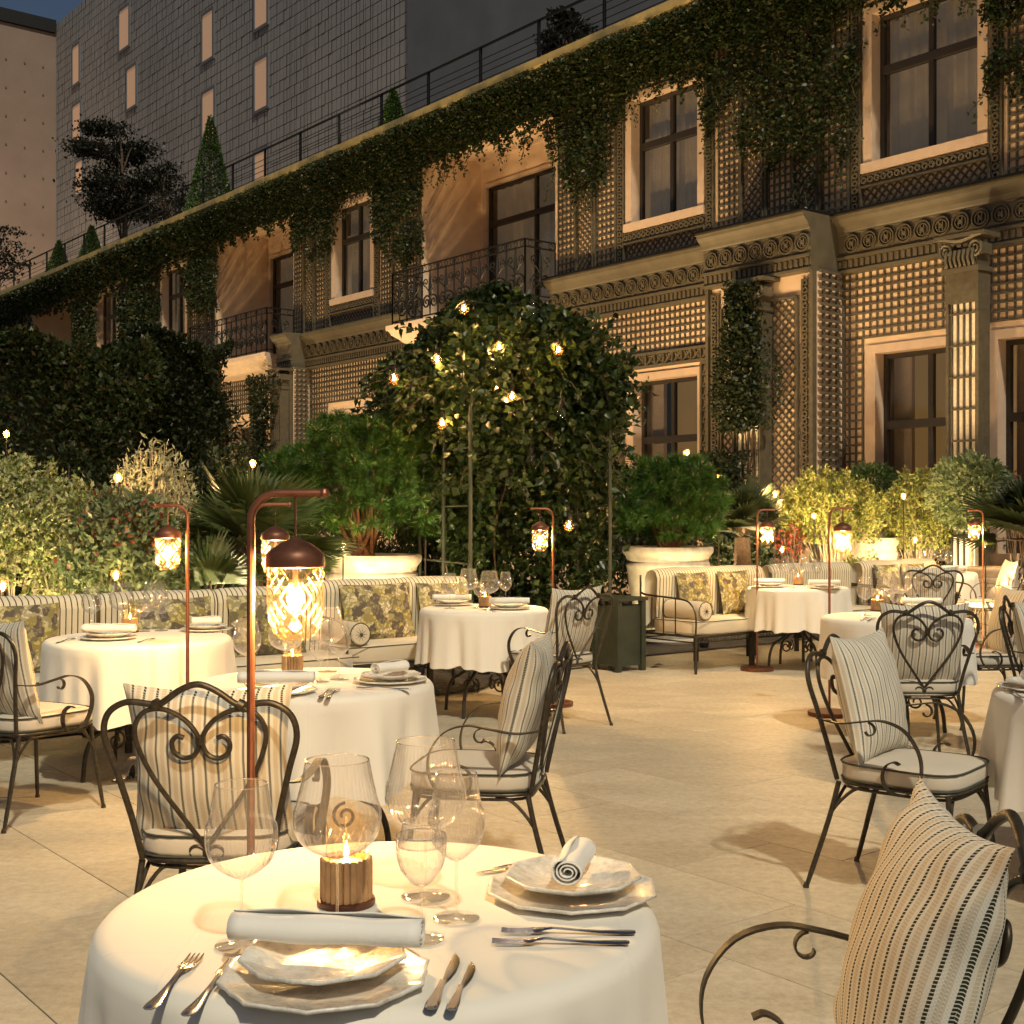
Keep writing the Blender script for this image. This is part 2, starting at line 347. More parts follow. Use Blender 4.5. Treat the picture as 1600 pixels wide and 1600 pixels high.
M['room_dim'] = emis('dim_room', (0.30, 0.22, 0.13), 0.30)  # back wall glows by emission too, added to warm the upper windows
M['pot'] = simple('stone_pot', (0.52, 0.45, 0.37), 0.8, 0, 9, 0.2, 0.4, 0.01)
M['pillar_light'] = simple('column_lit_white', (0.80, 0.76, 0.68), 0.6)  # white panel colour stands in for light inside the trellis column
M['bark'] = simple('bark', (0.09, 0.06, 0.04), 0.9, 0, 30, 0.4, 0.6, 0.01)
M['bark_pine'] = simple('pine_bark', (0.16, 0.075, 0.04), 0.9, 0, 30, 0.4, 0.6, 0.01)
M['bark_pale'] = simple('pale_bark', (0.42, 0.36, 0.26), 0.9, 0, 30, 0.3, 0.6, 0.01)
M['planter'] = simple('green_planter', (0.035, 0.042, 0.028), 0.5, 0, 8, 0.25, 0.1, 0.003)
M['leaf_ivy'] = leafmat('ivy_leaf', [(0.015, 0.030, 0.009), (0.034, 0.056, 0.016), (0.022, 0.040, 0.012), (0.055, 0.078, 0.024), (0.014, 0.025, 0.008), (0.06, 0.05, 0.02)])
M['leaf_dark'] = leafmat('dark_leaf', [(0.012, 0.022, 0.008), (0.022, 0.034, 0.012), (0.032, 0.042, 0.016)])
M['leaf_arch'] = leafmat('climber_leaf', [(0.013, 0.028, 0.006), (0.026, 0.048, 0.010), (0.050, 0.078, 0.016), (0.010, 0.022, 0.005), (0.020, 0.038, 0.008)], rough=0.35)
M['needle'] = leafmat('pine_needle', [(0.025, 0.080, 0.012), (0.050, 0.13, 0.016), (0.10, 0.17, 0.022), (0.035, 0.10, 0.014)], rough=0.4, trans=0.15)
M['bud'] = simple('pine_bud', (0.42, 0.22, 0.14), 0.7)
M['leaf_yellow'] = leafmat('yellow_leaf', [(0.20, 0.24, 0.045), (0.34, 0.34, 0.08), (0.45, 0.42, 0.16), (0.14, 0.19, 0.04)])
M['leaf_pale'] = leafmat('pale_leaf', [(0.28, 0.33, 0.10), (0.46, 0.47, 0.20), (0.58, 0.56, 0.32), (0.16, 0.23, 0.06)])
M['leaf_grey'] = leafmat('grey_leaf', [(0.10, 0.15, 0.06), (0.17, 0.22, 0.10), (0.24, 0.28, 0.15)])
M['leaf_red'] = leafmat('red_leaf', [(0.20, 0.035, 0.018), (0.28, 0.06, 0.03), (0.13, 0.025, 0.012)])
M['leaf_cream'] = leafmat('cream_leaf', [(0.34, 0.33, 0.20), (0.22, 0.24, 0.12), (0.44, 0.42, 0.28)])
M['leaf_palm'] = leafmat('palm_blade', [(0.075, 0.110, 0.035), (0.15, 0.18, 0.07), (0.05, 0.08, 0.025)], rough=0.35)
M['leaf_top'] = leafmat('topiary_leaf', [(0.05, 0.10, 0.022), (0.08, 0.14, 0.03), (0.035, 0.07, 0.018)])
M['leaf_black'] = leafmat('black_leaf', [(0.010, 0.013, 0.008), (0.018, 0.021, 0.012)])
# ------------------------------------------------------------------ ground and paving
mb = MB(); mb.add([(-220, -60, -0.03), (220, -60, -0.03), (220, 260, -0.03), (-220, 260, -0.03)], [(0, 1, 2, 3)])
struct(obj('ground', mb, M['joint'], smooth=False))
BED = 9.9                      # planting bed starts this far along u
def uv_of(x, y): return x * UX + y * UY, x * VX + y * VY
ter = bpy.data.objects.new('terrace', None); C.objects.link(ter); struct(ter)
SL, SW = 1.0, 0.62
sb = MB()
g = 0.0022; hb = 0.0010
vs = []
for z, e in ((-0.028, g), (-hb, g), (0, g + hb)):
    vs += [(e, e, z), (SL - e, e, z), (SL - e, SW - e, z), (e, SW - e, z)]
sb.add(vs, [(8, 9, 10, 11)] + [(a * 4 + k, a * 4 + (k + 1) % 4, a * 4 + 4 + (k + 1) % 4, a * 4 + 4 + k) for a in (0, 1) for k in range(4)])
slab = sb.mesh('paving_slab', smooth=False); slab.materials.append(M['floor'])
rz_u = math.atan2(UY, UX); n_sl = 0
cells = []
for j in range(-6, 34):
    off = (j % 2) * 0.5 + (j % 3) * 0.13
    for i in range(-8, 16):
        s0, v0 = i * SL + off, j * SW
        cx, cy = VX * (v0 - SW / 2) + UX * (s0 + SL / 2), VY * (v0 - SW / 2) + UY * (s0 + SL / 2)
        if cy < 1.8 or abs(cx) > cy * 0.42 + 0.9 or cy > 17.5: continue
        cells.append((math.hypot(cx, cy), s0, v0))
cells.sort()
for _, s0, v0 in cells[:295]:
    o = bpy.data.objects.new('paving_slab', slab); C.objects.link(o); o.parent = ter
    o.location = (VX * v0 + UX * s0, VY * v0 + UY * s0, 0); o.rotation_euler = (0, 0, rz_u)
print('slabs', len(cells))
# ------------------------------------------------------------------ the hotel building
D0 = 16.0
def fb(mb, s0, s1, d0, d1, h0, h1): return mb.box(s0, s1, d0, d1, h0, h1, T=lambda s, d, h: Fp(s, d, h))
hotel = thing('hotel_building', 'two storey hotel facade with trellis work, balconies, ivy and stone window surrounds', 'building', Fp(20, D0, 0))
S0, S1 = 2.0, 60.0
WU = [(9.72, 11.44), (14.93, 16.53), (25.2, 26.8), (35.3, 36.9), (40.5, 42.2), (50.8, 52.6), (4.4, 6.1)]   # upper windows
NI = [(18.67, 23.13), (28.9, 33.3), (44.5, 48.8)]                                                     # niches behind the balconies
WG = [(9.8, 11.38), (7.9, 9.42), (14.93, 16.48), (25.2, 26.9), (30.4, 32.1), (20.1, 21.8), (4.4, 6.1), (36, 37.6)]  # ground floor windows
HU0, HU1, HG0, HG1 = 6.63, 8.82, 0.9, 3.8
openings = [(a, b, HU0, HU1) for a, b in WU] + [(a, b, 5.53, 9.4) for a, b in NI] + [(a, b, HG0, HG1) for a, b in WG]
def wall_grid(mb, s0, s1, h0, h1, ops, d):
    xs = sorted({s0, s1} | {v for o in ops for v in o[:2] if s0 < v < s1}); zs = sorted({h0, h1} | {v for o in ops for v in o[2:] if h0 < v < h1})
    for a, b in zip(xs, xs[1:]):
        for c, e in zip(zs, zs[1:]):
            if any(o[0] <= a and b <= o[1] and o[2] <= c and e <= o[3] for o in ops): continue
            mb.add([Fp(a, d, c), Fp(b, d, c), Fp(b, d, e), Fp(a, d, e)], [(0, 1, 2, 3)])
    return mb
obj('wall', wall_grid(MB(), S0, S1, 0, 10.0, openings, D0), M['wall'], hotel, smooth=False)
def window(s0, s1, h0, h1, d, kind, trans, surround=0.15, depth=0.28, rows=True):
    # stone surround, proud of the wall
    m = MB(); t = surround; p = 0.05
    fb(m, s0 - t, s0, d - p, d + depth, h0, h1); fb(m, s1, s1 + t, d - p, d + depth, h0, h1); fb(m, s0 - t, s1 + t, d - p, d + depth, h1, h1 + t * 0.8)
    wn_ = obj('window', m, M['reveal'], hotel, smooth=False)
    m = MB(); fb(m, s0 - t - 0.02, s1 + t + 0.02, d - p - 0.04, d + depth, h0 - 0.14, h0); obj('sill', m, M['reveal'], wn_, smooth=False)
    m = MB(); f = 0.065; q0, q1 = d + depth - 0.12, d + depth - 0.04; mid = (s0 + s1) / 2
    for a, b in ((s0, s0 + f), (s1 - f, s1), (mid - f * 0.6, mid + f * 0.6)): fb(m, a, b, q0, q1, h0, h1)
    for a, b in ((h0, h0 + f), (h1 - f, h1)): fb(m, s0 + f, s1 - f, q0 - 0.003, q1 + 0.003, a, b)
    fb(m, s0 + f, s1 - f, q0 - 0.02, q1 - 0.002, trans - 0.06, trans + 0.06)
    obj('frame', m, M['frame'], wn_, smooth=False)
    for a, b in ((s0 + f, mid - f * 0.6), (mid + f * 0.6, s1 - f)):
        for c, e in ((h0 + f, trans - 0.06), (trans + 0.06, h1 - f)):
            m = MB(); fb(m, a, b, d + depth - 0.085, d + depth - 0.079, c, e); obj('pane', m, M['pane'], wn_, smooth=False)
    # curtain with soft folds, and the room behind
    m = MB(); nf = 40; vs = []; w_ = (s1 - s0)
    for i in range(nf + 1):
        ss = s0 + w_ * i / nf
        if kind == 'upper' and 0.46 < i / nf < 0.54: dd = 0.5
        else: dd = 0.16 + 0.03 * math.sin(i * 1.7)
        vs += [Fp(ss, d + depth + dd, h0), Fp(ss, d + depth + dd, h1)]
    if kind == 'upper': obj('curtain', m.add(vs, [(2 * i, 2 * i + 2, 2 * i + 3, 2 * i + 1) for i in range(nf)]), M['curtain'], wn_)
    else:
        for a, b in ((s1 - 0.32, s1 - 0.02), ):
            m = MB(); fb(m, a, b, d + depth + 0.12, d + depth + 0.2, h0, h1); obj('curtain', m, M['stone'], wn_, smooth=False)
    m = MB(); e = 0.6; fb(m, s0 - e, s1 + e, d + 1.6, d + 1.7, h0 - e, h1 + e); obj('room_wall', m, M['room'] if kind != 'upper' else M['room_dim'], wn_, smooth=False)
    return wn_
for i, (a, b) in enumerate(WU): window(a, b, HU0, HU1, D0, 'upper', 8.01)
for i, (a, b) in enumerate(WG): window(a, b, HG0, HG1, D0, 'ground', 2.75, surround=0.16)
for a, b in NI:          # niche: back wall, two cheeks, ceiling; a french door in the back wall
    dp = 1.6; m = MB(); ds0, ds1 = a + 0.9, b - 0.25
    wall_grid(m, a, b, 5.53, 9.4, [(ds0, ds1, 5.6, 8.79)], D0 + dp)
    for s_ in (a, b): m.add([Fp(s_, D0, 5.53), Fp(s_, D0 + dp, 5.53), Fp(s_, D0 + dp, 9.4), Fp(s_, D0, 9.4)], [(0, 1, 2, 3)])
    m.add([Fp(a, D0, 9.4), Fp(b, D0, 9.4), Fp(b, D0 + dp, 9.4), Fp(a, D0 + dp, 9.4)], [(0, 1, 2, 3)])
    obj('niche', m, M['wall'], hotel, smooth=False)
    window(ds0, ds1, 5.6, 8.79, D0 + dp, 'upper', 7.95, surround=0.1, depth=0.15)
# trellis work
def bar2(mb, a, b, wd, d0, d1):
    (s0, h0), (s1, h1) = a, b; L = math.hypot(s1 - s0, h1 - h0)
    if L < 1e-4: return
    nx, nh = -(h1 - h0) / L * wd / 2, (s1 - s0) / L * wd / 2
    vs = [Fp(s_ + k * nx, d_, h_ + k * nh) for d_ in (d0, d1) for s_, h_ in (a, b) for k in (-1, 1)]
    mb.add(vs, [(0, 1, 3, 2), (4, 6, 7, 5), (0, 4, 5, 1), (2, 3, 7, 6), (0, 2, 6, 4), (1, 5, 7, 3)])
def clip(a, b, r):
    s0, s1, h0, h1 = r; t0, t1 = 0.0, 1.0; dx, dy = b[0] - a[0], b[1] - a[1]
    for p, q in ((-dx, a[0] - s0), (dx, s1 - a[0]), (-dy, a[1] - h0), (dy, h1 - a[1])):
        if abs(p) < 1e-12:
            if q < 0: return None
        else:
            t = q / p
            if p < 0: t0 = max(t0, t)
            else: t1 = min(t1, t)
    if t0 >= t1: return None
    return (a[0] + t0 * dx, a[1] + t0 * dy), (a[0] + t1 * dx, a[1] + t1 * dy)
PT, BW = 0.120, 0.030
def grid_panel(mb, s0, s1, h0, h1, d=D0, pitch=PT):
    n = max(1, round((s1 - s0) / pitch)); p = (s1 - s0) / n
    for i in range(n + 1): bar2(mb, (s0 + i * p, h0), (s0 + i * p, h1), BW, d - 0.030, d - 0.012)
    n = max(1, round((h1 - h0) / pitch)); p = (h1 - h0) / n
    for i in range(n + 1): bar2(mb, (s0, h0 + i * p), (s1, h0 + i * p), BW, d - 0.044, d - 0.031)
def diam_panel(mb, s0, s1, h0, h1, d=D0, pitch=0.135):
    r = (s0, s1, h0, h1); Lh = h1 - h0; k = s0 - Lh
    while k < s1 + Lh:
        for a, b, q in (((k, h0), (k + Lh, h1), 0), ((k, h1), (k + Lh, h0), 0.025)):
            c = clip(a, b, r)
            if c: bar2(mb, c[0], c[1], BW * 0.85, d - 0.028 - q * 0.6, d - 0.013 - q * 0.6)
        k += pitch
    for a, b in (((s0, h0), (s1, h0)), ((s0, h1), (s1, h1)), ((s0, h0), (s0, h1)), ((s1, h0), (s1, h1))): bar2(mb, a, b, BW, d - 0.09, d - 0.03)
def ring(mb, s, h, r0, r1, d0, d1, n=14):
    vs = []
    for d_, r_ in ((d1, r0), (d0, r0), (d0, r1), (d1, r1)):
        vs += [Fp(s + r_ * math.cos(2 * PI * k / n), d_, h + r_ * math.sin(2 * PI * k / n)) for k in range(n)]
    mb.add(vs, [(q * n + k, q * n + (k + 1) % n, (q + 1) * n + (k + 1) % n, (q + 1) * n + k) for q in range(3) for k in range(n)])
def ring_strip(mb, s, h0, h1, d=D0, vert=True, s1=None):
    if vert:
        for q in (-0.07, 0.07): bar2(mb, (s + q, h0), (s + q, h1), 0.034, d - 0.06, d - 0.012)
        h = h0 + 0.07
        while h < h1: ring(mb, s, h, 0.028, 0.05, d - 0.08, d - 0.03, 10); h += 0.115
    else:
        for q in (-0.07, 0.07): bar2(mb, (s, h0 + q), (s1, h0 + q), 0.034, d - 0.06, d - 0.012)
        k = s + 0.07
        while k < s1: ring(mb, k, h0, 0.028, 0.05, d - 0.08, d - 0.03, 10); k += 0.115
def upper_bay(m, a, b):
    """trellis between two openings: alternating square and diamond strips"""
    wdt = b - a; n = max(1, round(wdt / 0.62)); n += (n % 2 == 0); p = wdt / n
    for i in range(n):
        s0, s1 = a + i * p, a + (i + 1) * p
        (grid_panel if i % 2 == 0 else diam_panel)(m, s0 + 0.045, s1 - 0.045, 5.95, 9.75)
        bar2(m, (s0, 5.9), (s0, 9.8), 0.045, D0 - 0.07, D0 - 0.012)
TM = M['trellis']
def tp(name, m): return stuff(obj(name, m, TM, hotel, smooth=False))
for a, b in ((11.85, 14.52), (16.94, 18.6), (23.2, 24.8), (27.2, 28.85), (6.5, 9.32), (33.4, 34.9), (37.3, 40.1), (42.6, 44.4)):
    m = MB(); upper_bay(m, a, b); tp('trellis_panel', m)
for a, b in WU:          # ring strips beside each upper window and a diamond panel under it
    m = MB(); ring_strip(m, a - 0.28, 5.95, 9.75); ring_strip(m, b + 0.28, 5.95, 9.75)
    diam_panel(m, a - 0.18, b + 0.18, 5.97, 6.28); ring_strip(m, a - 0.18, 6.38, 0, vert=False, s1=b + 0.18)
    grid_panel(m, a - 0.2, b + 0.2, 9.05, 9.75); tp('trellis_panel', m)
GT = 5.04
m = MB(); grid_panel(m, 14.4, 18.5, 4.3, GT); grid_panel(m, 14.15, 14.55, 1.0, GT); grid_panel(m, 17.0, 19.8, 1.0, 4.3); tp('trellis_panel', m)
m = MB()                # crossed border round the ground window
def cross_strip(m, s0, s1, h0, h1):
    if s1 - s0 > h1 - h0:
        n = round((s1 - s0) / (h1 - h0)); p = (s1 - s0) / n
        for i in range(n):
            a = s0 + i * p; bar2(m, (a, h0), (a + p, h1), 0.03, D0 - 0.06, D0 - 0.03); bar2(m, (a, h1), (a + p, h0), 0.03, D0 - 0.09, D0 - 0.061); bar2(m, (a, h0), (a, h1), 0.03, D0 - 0.1, D0 - 0.03)
    else:
        n = round((h1 - h0) / (s1 - s0)); p = (h1 - h0) / n
        for i in range(n):
            a = h0 + i * p; bar2(m, (s0, a), (s1, a + p), 0.03, D0 - 0.06, D0 - 0.03); bar2(m, (s1, a), (s0, a + p), 0.03, D0 - 0.09, D0 - 0.061); bar2(m, (s0, a), (s1, a), 0.03, D0 - 0.1, D0 - 0.03)
    for a, b in (((s0, h0), (s1, h0)), ((s0, h1), (s1, h1)), ((s0, h0), (s0, h1)), ((s1, h0), (s1, h1))): bar2(m, a, b, 0.045, D0 - 0.11, D0 - 0.02)
cross_strip(m, 14.6, 17.0, 4.03, 4.25); cross_strip(m, 14.6, 14.8, 1.0, 3.98); cross_strip(m, 16.75, 16.97, 1.0, 3.98)
tp('trellis_border', m)
m = MB(); grid_panel(m, 7.0, 11.97, 4.05, GT); grid_panel(m, 11.62, 11.97, 1.0, 4.05); grid_panel(m, 2.2, 7.0, 4.05, GT); grid_panel(m, 6.4, 7.6, 1.0, 4.05); tp('trellis_panel', m)
m = MB(); grid_panel(m, 23.6, 28.3, 4.15, GT); grid_panel(m, 23.6, 24.9, 1, 4.15); grid_panel(m, 27.2, 28.3, 1, 4.15); tp('trellis_panel', m)
m = MB(); grid_panel(m, 28.8, 34.9, 4.15, GT); grid_panel(m, 28.8, 30.1, 1, 4.15); grid_panel(m, 32.4, 34.9, 1, 4.15); tp('trellis_panel', m)
m = MB(); grid_panel(m, 18.6, 23.5, 4.2, GT); grid_panel(m, 22.1, 23.5, 1, 4.2); tp('trellis_panel', m)
# projecting pilaster block, with trellis faces, and the far one
def pil_block(s0, s1, dd, h1=GT):
    m = MB(); fb(m, s0, s1, dd, D0 - 0.001, 0, h1 + 0.02); p_ = obj('pilaster', m, M['wall'], hotel, smooth=False)
    m = MB(); e = 0.1
    diam_panel(m, s0 + 0.32, s1 - 0.32, 1.0, h1 - 0.35, d=dd)
    for q in (s0 + 0.16, s1 - 0.16): ring_strip(m, q, 0.9, h1 - 0.1, d=dd)
    for q in (s0 + 0.03, s1 - 0.03): fb(m, q - 0.03, q + 0.03, dd - 0.1, dd - 0.001, 0.5, h1)
    # side face towards the camera
    n = 4; L = D0 - dd
    for i in range(1, n + 1): fb(m, s0 - 0.04, s0 - 0.001, dd + L * i / n - 0.05, dd + L * i / n - 0.01, 0.9, h1)
    h = 0.95
    while h < h1: fb(m, s0 - 0.065, s0 - 0.041, dd, D0 - 0.1, h - 0.02, h + 0.02); h += PT
    tr_ = obj('pilaster_trellis', m, TM, p_, smooth=False); stuff(tr_)
pil_block(11.97, 14.1, 15.35); pil_block(28.0, 28.8, 15.5)
# cornice: lip, cyma, frieze, dentils (profile swept along s, following the step)
def profile_run(prof, segs):
    m = MB(); k = len(prof); vs = []
    for (s_, dof) in segs: vs += [Fp(s_, dof - p, h) for p, h in prof]
    fs = [(i * k + j, i * k + j + 1, (i + 1) * k + j + 1, (i + 1) * k + j) for i in range(len(segs) - 1) for j in range(k - 1)]
    fs += [tuple(range(k)), tuple((len(segs) - 1) * k + j for j in range(k - 1, -1, -1))]; m.add(vs, fs); return m
CORN = [(0, 5.92), (0.33, 5.905), (0.345, 5.86), (0.31, 5.845), (0.30, 5.81), (0.25, 5.76), (0.19, 5.71), (0.17, 5.66), (0.155, 5.64), (0.155, 5.62), (0.14, 5.61), (0.14, 5.30), (0.19, 5.28), (0.19, 5.24), (0.13, 5.23), (0.13, 5.09), (0.17, 5.08), (0.17, 5.04), (0.0, 5.03)]
SEGA = [(2.0, D0), (11.96, D0), (11.97, 15.35), (14.1, 15.35), (14.11, D0), (18.66, D0)]
obj('lead_flashing', profile_run([(0, 5.935), (0.36, 5.918), (0.37, 5.89), (0.335, 5.888)], [(a, b - 0.001) for a, b in SEGA]), M['iron_black'], hotel, smooth=False)
co_ = obj('cornice', profile_run(CORN, SEGA), M['cornice'], hotel, smooth=False)
cb_ = obj('cornice', profile_run(CORN, [(23.2, D0), (28.0, D0), (28.01, 15.6), (28.8, 15.6)]), M['cornice'], hotel, smooth=False)
obj('cornice', profile_run(CORN, [(33.4, D0), (44.4, D0)]), M['cornice'], hotel, smooth=False)
m = MB()
for a, b in ((2.0, 18.6), (23.3, 28.8)):
    fb_ = m; s_ = a
    while s_ < b:
        dd = (15.35 if 11.97 <= s_ <= 14.05 else 15.6 if s_ > 28.0 else D0) - 0.13
        fb(m, s_, s_ + 0.05, dd - 0.035, dd - 0.001, 5.11, 5.22); s_ += 0.1
stuff(obj('dentils', m, M['cornice'], co_, smooth=False))
ros = MB(); n = 20
for r0, r1, q in ((0.115, 0.135, 0.05), (0.075, 0.092, 0.04), (0.0, 0.03, 0.05)):
    vs = []
    for d_, r_ in ((0, r0), (q, r0), (q, r1), (0, r1)): vs += [(r_ * math.cos(2 * PI * k / n), -d_, r_ * math.sin(2 * PI * k / n)) for k in range(n)]
    ros.add(vs, [(a * n + k, a * n + (k + 1) % n, (a + 1) * n + (k + 1) % n, (a + 1) * n + k) for a in range(3) for k in range(n)])
ros.box(-0.035, -0.018, -0.045, 0, -0.06, 0.06); ros.box(0.018, 0.035, -0.045, 0, -0.06, 0.06); ros.box(-0.018, 0.018, -0.045, 0, -0.01, 0.01)
rme = ros.mesh('rosette', smooth=False); rme.materials.append(M['cornice'])
rot_f = math.atan2(-UY, -UX)
def rosette(s_, dd):
    o = bpy.data.objects.new('rosette', rme); C.objects.link(o); o.parent = co_; o.location = Vector(Fp(s_, dd, 5.455)) - ploc(co_); o.rotation_euler = (0, 0, rot_f)
for a, b, dd in ((6.0, 11.9, D0), (12.1, 14.1, 15.35), (14.3, 18.6, D0), (23.4, 28.0, D0)):
    s_ = a
    while s_ < b: rosette(s_, dd - 0.142); s_ += 0.30
# free-standing trellis column with ionic capital
def column(s_, dd, h0, h1, wd, body=True):
    p_ = MB(); fb(p_, s_ - wd / 2, s_ + wd / 2, dd + 0.036, dd + 0.24, h0, h1 - 0.55); cl = obj('column', p_, M['pillar_light'], hotel, smooth=False)
    m = MB()
    for i in range(5):
        q = s_ - wd / 2 + 0.03 + (wd - 0.06) * i / 4; bar2(m, (q, h0), (q, h1 - 0.62), 0.024, dd + 0.005, dd + 0.035)
    h = h0
    while h < h1 - 0.6: bar2(m, (s_ - wd / 2, h), (s_ + wd / 2, h), 0.028, dd - 0.01, dd + 0.004); h += 0.42
    fb(m, s_ - wd / 2 - 0.03, s_ - wd / 2 + 0.01, dd - 0.03, dd + 0.24, h0, h1 - 0.5); fb(m, s_ + wd / 2 - 0.01, s_ + wd / 2 + 0.03, dd - 0.03, dd + 0.24, h0, h1 - 0.5)
    fb(m, s_ - wd / 2 - 0.031, s_ + wd / 2 + 0.031, dd - 0.04, dd + 0.25, h1 - 0.9, h1 - 0.5)
    obj('lath_work', m, TM, cl, smooth=False)
    m = MB(); fb(m, s_ - wd / 2 - 0.06, s_ + wd / 2 + 0.06, dd - 0.09, dd + 0.27, h1 - 0.5, h1 - 0.44)
    fb(m, s_ - wd / 2 - 0.02, s_ + wd / 2 + 0.02, dd - 0.05, dd + 0.24, h1 - 0.44, h1 - 0.2)
    for q in (-1, 1):       # volutes
        pts = spiral(0, 0, 0.11, 0.015, -PI / 2 if q < 0 else -PI / 2, -PI / 2 + q * 3.6 * PI, 40)
        cx, cz = s_ + q * (wd / 2 + 0.0), h1 - 0.2
        m.tube([Fp(cx + x, dd - 0.07, cz + z + 0.0) for x, z in pts], [0.026 - 0.012 * i / 40 for i in range(41)], 6)
        fb(m, cx - 0.09, cx + 0.09, dd - 0.05, dd + 0.2, cz - 0.08, cz + 0.06)
    m.tube([Fp(s_ + x * (wd / 2 + 0.1), dd - 0.08, h1 - 0.06 - 0.03 * math.cos(x * PI)) for x in np.linspace(-1, 1, 9)], 0.035, 6)
    for i in range(7): # leaf band
        q = s_ + (i - 3) * wd / 6.5; m.tube([Fp(q, dd - 0.05, h1 - 0.44), Fp(q, dd - 0.11, h1 - 0.33), Fp(q, dd - 0.08, h1 - 0.22)], [0.03, 0.022, 0.03], 5)
    fb(m, s_ - wd / 2 - 0.16, s_ + wd / 2 + 0.16, dd - 0.12, dd + 0.28, h1 - 0.05, h1 - 0.001)
    obj('capital', m, M['cornice'], cl, smooth='auto')
column(9.47, 15.2, 0.3, 5.12, 0.42); column(13.05, 15.05, 0.3, 5.02, 0.5); column(28.3, 15.2, 0.3, 5.02, 0.42)
# roof edge, roof deck, upper walls
m = MB(); prof = [(0, 9.72), (0.30, 9.76), (0.42, 9.86), (0.52, 9.92), (0.52, 10.06), (0.0, 10.10)]
obj('roof_edge', profile_run(prof, [(S0, D0), (S1 + 10, D0)]), M['lip'], hotel, smooth=False)
m = MB(); fb(m, S0, 95, D0 - 0.1, 27.2, 9.85, 10.05); obj('roof_deck', m, M['joint'], hotel, smooth=False)
m = MB(); fb(m, S1, S1 + 0.3, D0, 20, 0, 9.8); fb(m, S0, S0 + 0.3, D0 + 0.01, 27, 0, 9.8); obj('end_wall', m, M['wall'], hotel, smooth=False)
# roof railing
rl = thing('roof_railing', 'thin dark metal railing with horizontal rails along the roof edge', 'railing', Fp(20, D0 + 0.2, 10.05))
for i in range(0, 34):
    s_ = 8 + i * 1.9 * 1.0; m = MB(); m.box(-0.02, 0.02, -0.03, 0.03, 0, 1.12); m.v = [Fp(s_ + v[0], D0 + 0.2 + v[1], 10.05 + v[2]) for v in m.v]; obj('post', m, M['iron_black'], rl, smooth=False)
for k in range(7):
    h = 10.2 + k * 0.145; m = MB(); fb(m, 6, 72, D0 + 0.19, D0 + 0.205, h - 0.006, h + 0.006)
    if k == 6: m = MB(); fb(m, 6, 72, D0 + 0.17, D0 + 0.23, 11.17, 11.20)
    obj('rail', m, M['iron_black'], rl, smooth=False)
# balconies
def balcony(a, b, label):
    df = 15.25; t = thing('balcony', label, 'balcony', Fp((a + b) / 2, D0, 5.5))
    pr = [(-0.1, 5.50), (0.86, 5.50), (0.86, 5.40), (0.80, 5.38), (0.76, 5.30), (0.62, 5.22), (0.55, 5.16), (0.50, 5.13), (-0.1, 5.11)]
    m = MB(); vs = []
    for s_, e in ((a, -1), (b, 1)):
        vs += [Fp(s_ + e * (p - 0.7) * 0.6, D0 - p, h) for p, h in pr]
    k = len(pr); m.add(vs, [(j, j + 1, k + j + 1, k + j) for j in range(k - 1)] + [(k - 1, 0, k, 2 * k - 1), tuple(range(k - 1, -1, -1)), tuple(range(k, 2 * k))])
    obj('slab', m, M['stone'], t, smooth=False)
    corner = [Fp(a, D0, 0), Fp(a, df, 0), Fp(b, df, 0), Fp(b, D0, 0)]
    H0, H1 = 5.52, 6.63
    for q in range(3):
        p0, p1 = Vector(corner[q]), Vector(corner[q + 1]); L = (p1 - p0).length; e = (p1 - p0) / L
        def P(x, h): v = p0 + e * x; return (v.x, v.y, h)
        m = MB(); m.ribbon([P(0, H1), P(L, H1)], (e.y, -e.x, 0), 0.05, 0.02)
        for h in (H0 + 0.06, H1 - 0.14): m.tube([P(0, h), P(L, h)], 0.017, 5)
        n = max(1, round(L / 0.56)); wd = L / n
        for i in range(n + 1): m.tube([P(i * wd, H0), P(i * wd, H1)], 0.018, 5)
        for i in range(n):
            c = (i + 0.5) * wd; hm = (H0 + H1) / 2 - 0.05
            for sg in (-1, 1):
                pts = spiral(c + sg * 0.005 + sg * 0.12, hm - 0.18, 0.155, 0.02, PI if sg > 0 else 0, (PI if sg > 0 else 0) - sg * 3.3 * PI, 26)
                m.tube([P(x, h) for x, h in pts], 0.020, 5)
                pts = spiral(c + sg * 0.15, hm + 0.24, 0.095, 0.02, -PI / 2, -PI / 2 + sg * 2.6 * PI, 20)
                m.tube([P(x, h) for x, h in pts], 0.014, 5)
                m.tube([P(c + sg * 0.15, hm + 0.145), P(c + sg * 0.05, hm + 0.05), P(c, hm - 0.05)], 0.014, 4)
            m.tube([P(c, H0 + 0.06), P(c, hm + 0.1), P(c, H1 - 0.14)], [0.012, 0.04, 0.012], 5)
            for k in range(3): ring_h = H1 - 0.07; m.tube([P(c - wd / 3 + wd / 3 * k + 0.05 * math.cos(z), ring_h + 0.05 * math.sin(z)) for z in np.linspace(0, 2 * PI, 9)], 0.007, 4)
        obj('scroll_railing', m, M['iron_black'], t, smooth=False)
balcony(18.67, 23.2, 'wrought iron scroll balcony above the leafy arch')
balcony(28.9, 33.4, 'wrought iron scroll balcony on stone slab above the left hedge')
